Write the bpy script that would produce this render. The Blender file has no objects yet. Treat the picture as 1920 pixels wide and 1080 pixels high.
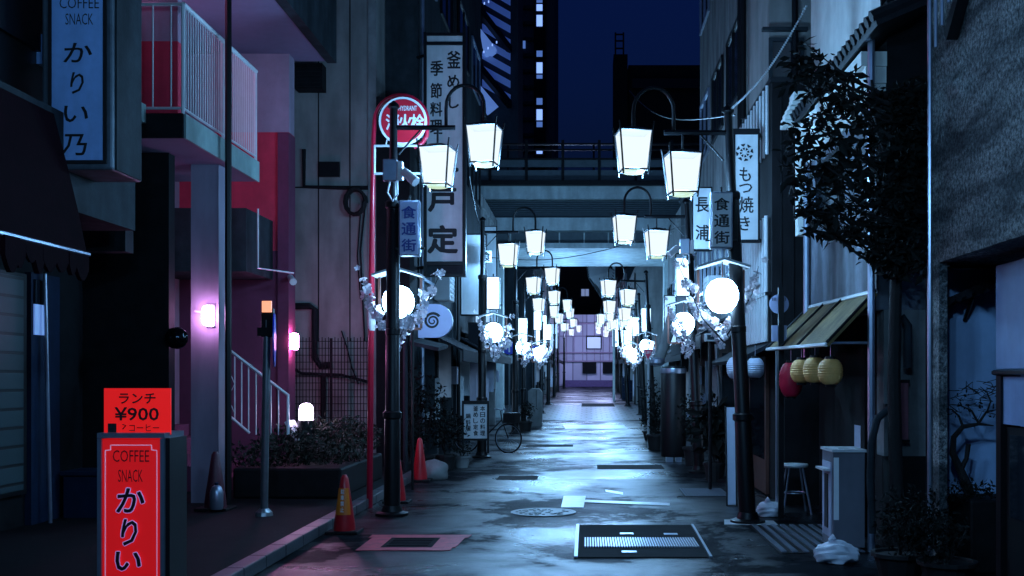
import bpy, bmesh, math, random
from mathutils import Vector, Matrix
R = math.radians
scene = bpy.context.scene
COL = scene.collection

# ------------------------------------------------------------------ camera, sky, moonlit sky glow, exposure
F, CX, HY, EYE = 2000.0, 1100.0, 708.0, 1.65          # focal length (px of the 1920 wide photo), vanishing point, eye height
cam = bpy.data.cameras.new("camera")
cam.sensor_width = 36.0
cam.lens = 36.0 * F / 1920.0
cam.shift_x = (960.0 - CX) / 1920.0
cam.shift_y = (HY - 540.0) / 1920.0
cam.clip_start = 0.05
cam.clip_end = 2000.0
camo = bpy.data.objects.new("camera", cam)
camo.location = (0, 0, EYE)
camo.rotation_euler = (R(90), 0, 0)
COL.objects.link(camo)
scene.camera = camo

world = bpy.data.worlds.new("World")
scene.world = world
world.use_nodes = True
wn = world.node_tree
wn.nodes.clear()
wo = wn.nodes.new("ShaderNodeOutputWorld")
wb = wn.nodes.new("ShaderNodeBackground")
sky = wn.nodes.new("ShaderNodeTexSky")
sky.sky_type = 'NISHITA'
sky.sun_disc = False
sky.sun_elevation = R(-2.5)
sky.sun_rotation = R(215)
tint = wn.nodes.new("ShaderNodeMix")
tint.data_type = 'RGBA'
tint.blend_type = 'MULTIPLY'
tint.inputs[0].default_value = 1.0
tint.inputs[7].default_value = (0.10, 0.46, 2.9, 1)
wn.links.new(sky.outputs[0], tint.inputs[6])
wn.links.new(tint.outputs[2], wb.inputs[0])
wb.inputs[1].default_value = 0.15
wn.links.new(wb.outputs[0], wo.inputs[0])

sun = bpy.data.lights.new("night_glow", 'SUN')
sun.energy = 0.03
sun.angle = R(14)
sun.color = (0.25, 0.55, 1.0)
suno = bpy.data.objects.new("night_glow", sun)
suno.rotation_euler = Vector((0.40, 0.80, -0.45)).to_track_quat('-Z', 'Y').to_euler()
suno.location = (-20, -20, 30)
COL.objects.link(suno)

scene.view_settings.view_transform = 'Standard'
scene.view_settings.look = 'None'
scene.view_settings.exposure = 0.0
scene.view_settings.gamma = 1.0
scene.render.engine = 'CYCLES'
cy = scene.cycles
cy.use_denoising = True
try:
    cy.denoiser = 'OPENIMAGEDENOISE'
except Exception:
    pass
cy.caustics_reflective = False
cy.caustics_refractive = False
cy.sample_clamp_indirect = 4.0
cy.max_bounces = 6
cy.use_light_tree = True

# ------------------------------------------------------------------ helpers
def U(px, d): return (px - CX) * d / F
def V(py, d): return EYE - (py - HY) * d / F
def gz(y): return 0.0 if y < 40 else (y - 40) * 0.021
ORD = ['first', 'second', 'third', 'fourth', 'fifth', 'sixth', 'seventh', 'eighth', 'ninth', 'tenth', 'eleventh', 'twelfth']

def thing(name, label, cat, loc=(0, 0, 0), group=None, rz=0.0):
    o = bpy.data.objects.new(name, None)
    o.empty_display_size = 0.2
    COL.objects.link(o)
    o.location = loc
    o.rotation_euler = (0, 0, rz)
    o["label"] = label
    o["category"] = cat
    if group: o["group"] = group
    return o

def wloc(o):
    v = Vector((0, 0, 0))
    while o is not None:
        v += o.location
        o = o.parent
    return v

class MB:
    """collects shapes; build() links them as ONE mesh object (world coordinates unless local=True)"""
    def __init__(self):
        self.v, self.f = [], []
    def add(self, vs, fs):
        n = len(self.v)
        self.v += [tuple(p) for p in vs]
        self.f += [tuple(i + n for i in f) for f in fs]
        return self
    def box(self, x0, x1, y0, y1, z0, z1, b=0.0):
        if x0 > x1: x0, x1 = x1, x0
        if y0 > y1: y0, y1 = y1, y0
        if z0 > z1: z0, z1 = z1, z0
        if b <= 0:
            vs = [(x0,y0,z0),(x1,y0,z0),(x1,y1,z0),(x0,y1,z0),(x0,y0,z1),(x1,y0,z1),(x1,y1,z1),(x0,y1,z1)]
            return self.add(vs, [(0,3,2,1),(4,5,6,7),(0,1,5,4),(1,2,6,5),(2,3,7,6),(3,0,4,7)])
        bm = bmesh.new()
        bmesh.ops.create_cube(bm, size=1.0)
        for v in bm.verts:
            v.co = Vector(((x0+x1)/2+v.co.x*(x1-x0), (y0+y1)/2+v.co.y*(y1-y0), (z0+z1)/2+v.co.z*(z1-z0)))
        bmesh.ops.bevel(bm, geom=bm.edges[:], offset=b, segments=2, affect='EDGES', profile=0.5)
        return self.bm(bm)
    def bm(self, bm, mat=None):
        bm.verts.index_update()
        vs = [(mat @ v.co if mat else v.co.copy()) for v in bm.verts]
        fs = [[v.index for v in f.verts] for f in bm.faces]
        bm.free()
        return self.add(vs, fs)
    def pbox(self, px0, px1, py0, py1, d, depth, b=0.0):
        """camera facing box given by photo pixels at its front face distance d"""
        return self.box(U(px0, d), U(px1, d), d, d + depth, V(py1, d), V(py0, d), b)
    def tube(self, pts, r, n=8, cap=True):
        pts = [Vector(p) for p in pts]
        rs = r if isinstance(r, (list, tuple)) else [r] * len(pts)
        vs, fs = [], []
        up = None
        for i, p in enumerate(pts):
            t = (pts[min(i+1, len(pts)-1)] - pts[max(i-1, 0)])
            t = t.normalized() if t.length > 1e-9 else Vector((0, 0, 1))
            if up is None:
                a = Vector((1, 0, 0)) if abs(t.x) < 0.9 else Vector((0, 1, 0))
            else:
                a = up
            s = t.cross(a)
            if s.length < 1e-6:
                s = t.cross(Vector((0.3, 0.8, 0.5)))
            s.normalize()
            w = s.cross(t).normalized()
            up = w
            for k in range(n):
                an = 2 * math.pi * k / n
                vs.append(p + (s * math.cos(an) + w * math.sin(an)) * rs[i])
        for i in range(len(pts) - 1):
            for k in range(n):
                a, b_ = i*n+k, i*n+(k+1) % n
                fs.append((a, b_, b_+n, a+n))
        if cap:
            fs.append(tuple(range(n-1, -1, -1)))
            fs.append(tuple(range((len(pts)-1)*n, len(pts)*n)))
        return self.add(vs, fs)
    def lathe(self, prof, c=(0, 0, 0), n=20, axis='z'):
        vs, fs = [], []
        for (r, h) in prof:
            for k in range(n):
                a = 2*math.pi*k/n
                x, y = r*math.cos(a), r*math.sin(a)
                q = (x, y, h) if axis == 'z' else ((x, h, y) if axis == 'y' else (h, x, y))
                vs.append((c[0]+q[0], c[1]+q[1], c[2]+q[2]))
        for i in range(len(prof)-1):
            for k in range(n):
                a, b_ = i*n+k, i*n+(k+1) % n
                fs.append((a, b_, b_+n, a+n))
        fs.append(tuple(range(n-1, -1, -1)))
        fs.append(tuple(range((len(prof)-1)*n, len(prof)*n)))
        return self.add(vs, fs)
    def prism(self, poly, axis, a, b):
        """extrude a polygon: axis 'y' -> poly in (x,z); 'x' -> (y,z); 'z' -> (x,y)"""
        def q(p, h):
            return (p[0], h, p[1]) if axis == 'y' else ((h, p[0], p[1]) if axis == 'x' else (p[0], p[1], h))
        n = len(poly)
        vs = [q(p, a) for p in poly] + [q(p, b) for p in poly]
        fs = [tuple(range(n-1, -1, -1)), tuple(range(n, 2*n))] + [(i, (i+1) % n, n+(i+1) % n, n+i) for i in range(n)]
        return self.add(vs, fs)
    def slab(self, q4, t):
        """quad with thickness t (downwards along its normal)"""
        p = [Vector(x) for x in q4]
        nrm = (p[1]-p[0]).cross(p[3]-p[0]).normalized() * t
        vs = p + [x - nrm for x in p]
        return self.add(vs, [(0,1,2,3),(7,6,5,4),(0,4,5,1),(1,5,6,2),(2,6,7,3),(3,7,4,0)])
    def leaves(self, c, rad, n, size, rng, flat=0.0, asp=0.42):
        for _ in range(n):
            while True:
                q = Vector((rng.uniform(-1, 1), rng.uniform(-1, 1), rng.uniform(-1, 1)))
                if q.length <= 1: break
            p = Vector(c) + Vector((q.x*rad[0], q.y*rad[1], q.z*rad[2]))
            s = size * rng.uniform(0.6, 1.25)
            dr = Vector((rng.gauss(0, 1), rng.gauss(0, 1), rng.gauss(0, 1) * (1-flat) - 0.35)).normalized()
            sd = dr.cross(Vector((rng.gauss(0, 1), rng.gauss(0, 1), rng.gauss(0, 1)))).normalized()
            nr = dr.cross(sd)
            a, b_, e = p, p + dr*s*0.5 + sd*s*asp*0.5 + nr*s*0.06, p + dr*s
            f = p + dr*s*0.5 - sd*s*asp*0.5 + nr*s*0.06
            self.add([a, b_, e, f], [(0, 1, 2), (0, 2, 3)])
        return self
    def build(self, name, mat, parent=None, local=False, smooth=False, **props):
        me = bpy.data.meshes.new(name)
        off = Vector((0, 0, 0)) if (local or parent is None) else wloc(parent)
        me.from_pydata([(p[0]-off.x, p[1]-off.y, p[2]-off.z) for p in self.v], [], self.f)
        bm = bmesh.new(); bm.from_mesh(me)
        bmesh.ops.recalc_face_normals(bm, faces=bm.faces[:])
        bm.to_mesh(me); bm.free()
        if smooth:
            me.polygons.foreach_set("use_smooth", [True]*len(me.polygons))
            try: me.set_sharp_from_angle(angle=R(40))
            except Exception: pass
        me.materials.append(mat)
        o = bpy.data.objects.new(name, me)
        COL.objects.link(o)
        if parent is not None: o.parent = parent
        for k, v in props.items(): o[k] = v
        return o

def tag(o, label, cat, group=None):
    o["label"] = label; o["category"] = cat
    if group: o["group"] = group
    return o

def copy_tree(o, parent=None):
    c = o.copy()
    COL.objects.link(c)
    c.parent = parent
    for ch in o.children:
        copy_tree(ch, c)
    return c

BOLD = 1.0
_glyphs = {}
def glyph(s, bold):
    k = (s, bold)
    if k not in _glyphs:
        cu = bpy.data.curves.new("lettering_curve", 'FONT')
        cu.body = s; cu.size = 1.0; cu.offset = bold; cu.resolution_u = 2
        ob = bpy.data.objects.new("lettering_curve", cu)
        COL.objects.link(ob)
        dg = bpy.context.evaluated_depsgraph_get()
        me = bpy.data.meshes.new_from_object(ob.evaluated_get(dg))
        vs = [v.co.copy() for v in me.vertices]
        fs = [tuple(p.vertices) for p in me.polygons]
        bpy.data.objects.remove(ob); bpy.data.curves.remove(cu); bpy.data.meshes.remove(me)
        _glyphs[k] = (vs, fs)
    return _glyphs[k]

def put_text(mb, s, cx, cz, w, h, y, bold=0.012, shear=0.0, squash=True):
    """letters standing on a camera facing plane (y const), fitted to w x h around cx, cz"""
    vs, fs = glyph(s, min(bold, 0.0))
    if not vs: return
    x0 = min(v.x for v in vs); x1 = max(v.x for v in vs); y0 = min(v.y for v in vs); y1 = max(v.y for v in vs)
    sx = w / max(x1-x0, 1e-6); sy = h / max(y1-y0, 1e-6)
    if not squash: sx = sy = min(sx, sy)
    b = max(bold, 0.0) * BOLD * min(sx, sy)
    for k in range(9 if b > 0 else 1):           # heavier strokes: nine thin layers a fraction of a millimetre apart
        ox, oz = (b*math.cos(k*math.pi/4), b*math.sin(k*math.pi/4)) if k else (0, 0)
        mb.add([(cx + ox + (v.x-(x0+x1)/2)*sx + (v.y-(y0+y1)/2)*sy*shear, y-.00025*k, cz + oz + (v.y-(y0+y1)/2)*sy) for v in vs], fs)

def lettering(items, d, mat, parent, bold=0.012, shear=0.0, name='lettering'):
    """items: (text, centre px x, centre px y, px width, px height) read at distance d"""
    mb = MB()
    for (s, px, py, w, h) in items:
        put_text(mb, s, U(px, d), V(py, d), w*d/F, h*d/F, d-0.004, bold, shear)
    return mb.build(name, mat, parent)

# ------------------------------------------------------------------ materials
def nt(name):
    m = bpy.data.materials.new(name)
    m.use_nodes = True
    t = m.node_tree
    return m, t, t.nodes["Principled BSDF"]

def mat(name, c, rough=0.6, metal=0.0, var=0.25, scale=6.0, bump=0.0, bscale=60.0, spec=0.5, stretch=None, grime=0.0):
    m, t, p = nt(name)
    p.inputs['Roughness'].default_value = rough
    p.inputs['Metallic'].default_value = metal
    p.inputs['Specular IOR Level'].default_value = spec
    tc = t.nodes.new("ShaderNodeTexCoord")
    src = tc.outputs['Object']
    if stretch:
        mp = t.nodes.new("ShaderNodeMapping"); mp.inputs['Scale'].default_value = stretch
        t.links.new(src, mp.inputs[0]); src = mp.outputs[0]
    n = t.nodes.new("ShaderNodeTexNoise")
    n.inputs['Scale'].default_value = scale; n.inputs['Detail'].default_value = 6; n.inputs['Roughness'].default_value = 0.65
    t.links.new(src, n.inputs[0])
    r = t.nodes.new("ShaderNodeValToRGB")
    r.color_ramp.elements[0].position = 0.3; r.color_ramp.elements[1].position = 0.72
    lo = [max(0.0, x*(1-var)) for x in c]; hi = [min(1.0, x*(1+var*0.6)) for x in c]
    r.color_ramp.elements[0].color = (*lo, 1); r.color_ramp.elements[1].color = (*hi, 1)
    t.links.new(n.outputs[0], r.inputs[0])
    colout = r.outputs[0]
    if grime > 0:
        n2 = t.nodes.new("ShaderNodeTexNoise"); n2.inputs['Scale'].default_value = 1.3; n2.inputs['Detail'].default_value = 8
        mp2 = t.nodes.new("ShaderNodeMapping"); mp2.inputs['Scale'].default_value = (2.2, 2.2, 0.5)
        t.links.new(tc.outputs['Object'], mp2.inputs[0]); t.links.new(mp2.outputs[0], n2.inputs[0])
        r2 = t.nodes.new("ShaderNodeValToRGB")
        r2.color_ramp.elements[0].position = 0.38; r2.color_ramp.elements[1].position = 0.62
        r2.color_ramp.elements[0].color = (1-grime,)*3 + (1,); r2.color_ramp.elements[1].color = (1, 1, 1, 1)
        t.links.new(n2.outputs[0], r2.inputs[0])
        mx = t.nodes.new("ShaderNodeMix"); mx.data_type = 'RGBA'; mx.blend_type = 'MULTIPLY'; mx.inputs[0].default_value = 1
        t.links.new(colout, mx.inputs[6]); t.links.new(r2.outputs[0], mx.inputs[7])
        colout = mx.outputs[2]
    t.links.new(colout, p.inputs['Base Color'])
    if bump > 0:
        nb = t.nodes.new("ShaderNodeTexNoise"); nb.inputs['Scale'].default_value = bscale; nb.inputs['Detail'].default_value = 4
        t.links.new(src, nb.inputs[0])
        b = t.nodes.new("ShaderNodeBump"); b.inputs['Strength'].default_value = bump; b.inputs['Distance'].default_value = 0.01
        t.links.new(nb.outputs[0], b.inputs['Height']); t.links.new(b.outputs[0], p.inputs['Normal'])
    return m

def emit(name, c, s, base=(0.8, 0.85, 0.9)):
    m, t, p = nt(name)
    p.inputs['Base Color'].default_value = (*base, 1)
    p.inputs['Roughness'].default_value = 0.4
    p.inputs['Emission Color'].default_value = (*c, 1)
    p.inputs['Emission Strength'].default_value = s
    return m

def litglass(name, c, s, thru):
    m = bpy.data.materials.new(name)
    m.use_nodes = True
    t = m.node_tree
    t.nodes.clear()
    o = t.nodes.new('ShaderNodeOutputMaterial')
    mx = t.nodes.new('ShaderNodeMixShader'); mx.inputs[0].default_value = thru
    e = t.nodes.new('ShaderNodeEmission'); e.inputs[0].default_value = (*c, 1); e.inputs[1].default_value = s
    tr = t.nodes.new('ShaderNodeBsdfTransparent'); tr.inputs[0].default_value = (1, 1, 1, 1)
    t.links.new(e.outputs[0], mx.inputs[1]); t.links.new(tr.outputs[0], mx.inputs[2]); t.links.new(mx.outputs[0], o.inputs[0])
    return m

def tilemat(name, c, mortar, w, h, rough=0.35, rot=(R(90), 0, 0), off=0.5, msize=0.02, bump=0.4):
    m, t, p = nt(name)
    p.inputs['Roughness'].default_value = rough
    tc = t.nodes.new("ShaderNodeTexCoord"); mp = t.nodes.new("ShaderNodeMapping")
    mp.inputs['Rotation'].default_value = rot
    t.links.new(tc.outputs['Object'], mp.inputs[0])
    b = t.nodes.new("ShaderNodeTexBrick")
    b.offset = off
    b.inputs['Scale'].default_value = 1.0
    b.inputs['Brick Width'].default_value = w; b.inputs['Row Height'].default_value = h
    b.inputs['Mortar Size'].default_value = msize*h; b.inputs['Mortar Smooth'].default_value = 0.2
    b.inputs['Color1'].default_value = (*c, 1); b.inputs['Color2'].default_value = (*[x*0.7 for x in c], 1)
    b.inputs['Mortar'].default_value = (*mortar, 1)
    t.links.new(mp.outputs[0], b.inputs[0])
    t.links.new(b.outputs[0], p.inputs['Base Color'])
    bp = t.nodes.new("ShaderNodeBump"); bp.inputs['Strength'].default_value = bump; bp.inputs['Distance'].default_value = 0.01; bp.invert = True
    t.links.new(b.outputs[1], bp.inputs['Height']); t.links.new(bp.outputs[0], p.inputs['Normal'])
    return m

def wet_road():
    m, t, p = nt("wet_asphalt")
    tc = t.nodes.new("ShaderNodeTexCoord")
    n1 = t.nodes.new("ShaderNodeTexNoise"); n1.inputs['Scale'].default_value = 0.5; n1.inputs['Detail'].default_value = 10; n1.inputs['Roughness'].default_value = 0.6
    n1.inputs['Distortion'].default_value = 0.6
    t.links.new(tc.outputs['Object'], n1.inputs[0])
    rr = t.nodes.new("ShaderNodeValToRGB")
    e = rr.color_ramp.elements
    e[0].position = 0.40; e[0].color = (0.26, 0.26, 0.26, 1)
    e[1].position = 0.58; e[1].color = (0.44, 0.44, 0.44, 1)
    t.links.new(n1.outputs[0], rr.inputs[0])
    t.links.new(rr.outputs[0], p.inputs['Roughness'])
    n2 = t.nodes.new("ShaderNodeTexNoise"); n2.inputs['Scale'].default_value = 2.5; n2.inputs['Detail'].default_value = 8
    t.links.new(tc.outputs['Object'], n2.inputs[0])
    rc = t.nodes.new("ShaderNodeValToRGB")
    rc.color_ramp.elements[0].position = 0.35; rc.color_ramp.elements[0].color = (0.005, 0.006, 0.008, 1)
    rc.color_ramp.elements[1].position = 0.7; rc.color_ramp.elements[1].color = (0.018, 0.020, 0.024, 1)
    t.links.new(n2.outputs[0], rc.inputs[0]); t.links.new(rc.outputs[0], p.inputs['Base Color'])
    # wet sheen differs from patch to patch
    n4 = t.nodes.new("ShaderNodeTexNoise"); n4.inputs['Scale'].default_value = 0.42; n4.inputs['Detail'].default_value = 12; n4.inputs['Roughness'].default_value = 0.70; n4.inputs['Distortion'].default_value = 0.3
    t.links.new(tc.outputs['Object'], n4.inputs[0])
    rs = t.nodes.new("ShaderNodeMapRange"); rs.inputs[1].default_value = 0.455; rs.inputs[2].default_value = 0.575; rs.inputs[3].default_value = 0.004; rs.inputs[4].default_value = 0.26
    t.links.new(n4.outputs[0], rs.inputs[0]); t.links.new(rs.outputs[0], p.inputs['Specular IOR Level'])
    t.links.new(rs.outputs[0], p.inputs['Coat Weight']); p.inputs['Coat Roughness'].default_value = 0.24; p.inputs['Coat IOR'].default_value = 1.45
    n3 = t.nodes.new("ShaderNodeTexNoise"); n3.inputs['Scale'].default_value = 38; n3.inputs['Detail'].default_value = 6; n3.inputs['Roughness'].default_value = 0.8
    t.links.new(tc.outputs['Object'], n3.inputs[0])
    b1 = t.nodes.new("ShaderNodeBump"); b1.inputs['Strength'].default_value = 0.6; b1.inputs['Distance'].default_value = 0.008
    t.links.new(n3.outputs[0], b1.inputs['Height'])
    b2 = t.nodes.new("ShaderNodeBump"); b2.inputs['Strength'].default_value = 0.03; b2.inputs['Distance'].default_value = 0.04
    t.links.new(n2.outputs[0], b2.inputs['Height']); t.links.new(b1.outputs[0], b2.inputs['Normal'])
    t.links.new(b2.outputs[0], p.inputs['Normal']); t.links.new(b2.outputs[0], p.inputs['Coat Normal'])
    return m

def roughcast():
    """rough sprayed concrete; diagonal streaks paint in light falling through foliage"""
    m, t, p = nt("roughcast_concrete")
    p.inputs['Roughness'].default_value = 0.85
    tc = t.nodes.new("ShaderNodeTexCoord")
    n1 = t.nodes.new("ShaderNodeTexNoise"); n1.inputs['Scale'].default_value = 26; n1.inputs['Detail'].default_value = 8; n1.inputs['Roughness'].default_value = 0.85
    t.links.new(tc.outputs['Object'], n1.inputs[0])
    r1 = t.nodes.new("ShaderNodeValToRGB")
    r1.color_ramp.elements[0].position = 0.44; r1.color_ramp.elements[0].color = (0.07, 0.075, 0.08, 1)
    r1.color_ramp.elements[1].position = 0.66; r1.color_ramp.elements[1].color = (0.92, 0.93, 0.90, 1)
    t.links.new(n1.outputs[0], r1.inputs[0])
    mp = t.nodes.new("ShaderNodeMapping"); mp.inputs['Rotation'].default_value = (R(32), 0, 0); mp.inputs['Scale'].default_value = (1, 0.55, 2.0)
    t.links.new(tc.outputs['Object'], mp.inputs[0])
    n2 = t.nodes.new("ShaderNodeTexNoise"); n2.inputs['Scale'].default_value = 1.6; n2.inputs['Detail'].default_value = 7; n2.inputs['Roughness'].default_value = 0.6  # streak pattern: dappled foliage light put into the wall colour
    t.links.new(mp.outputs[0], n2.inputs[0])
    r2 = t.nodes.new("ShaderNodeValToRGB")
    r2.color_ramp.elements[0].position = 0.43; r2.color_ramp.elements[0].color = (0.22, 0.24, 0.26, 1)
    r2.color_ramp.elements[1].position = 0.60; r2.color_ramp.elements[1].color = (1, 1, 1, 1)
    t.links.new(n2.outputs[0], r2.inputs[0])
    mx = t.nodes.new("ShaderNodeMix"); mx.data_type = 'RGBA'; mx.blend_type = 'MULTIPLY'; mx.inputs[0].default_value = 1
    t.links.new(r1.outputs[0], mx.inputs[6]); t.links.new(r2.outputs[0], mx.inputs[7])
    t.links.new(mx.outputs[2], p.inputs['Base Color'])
    b = t.nodes.new("ShaderNodeBump"); b.inputs['Strength'].default_value = 1.0; b.inputs['Distance'].default_value = 0.04
    t.links.new(n1.outputs[0], b.inputs['Height']); t.links.new(b.outputs[0], p.inputs['Normal'])
    return m

def globemat(name, c, s):
    m = emit(name, c, s)
    return m

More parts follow.
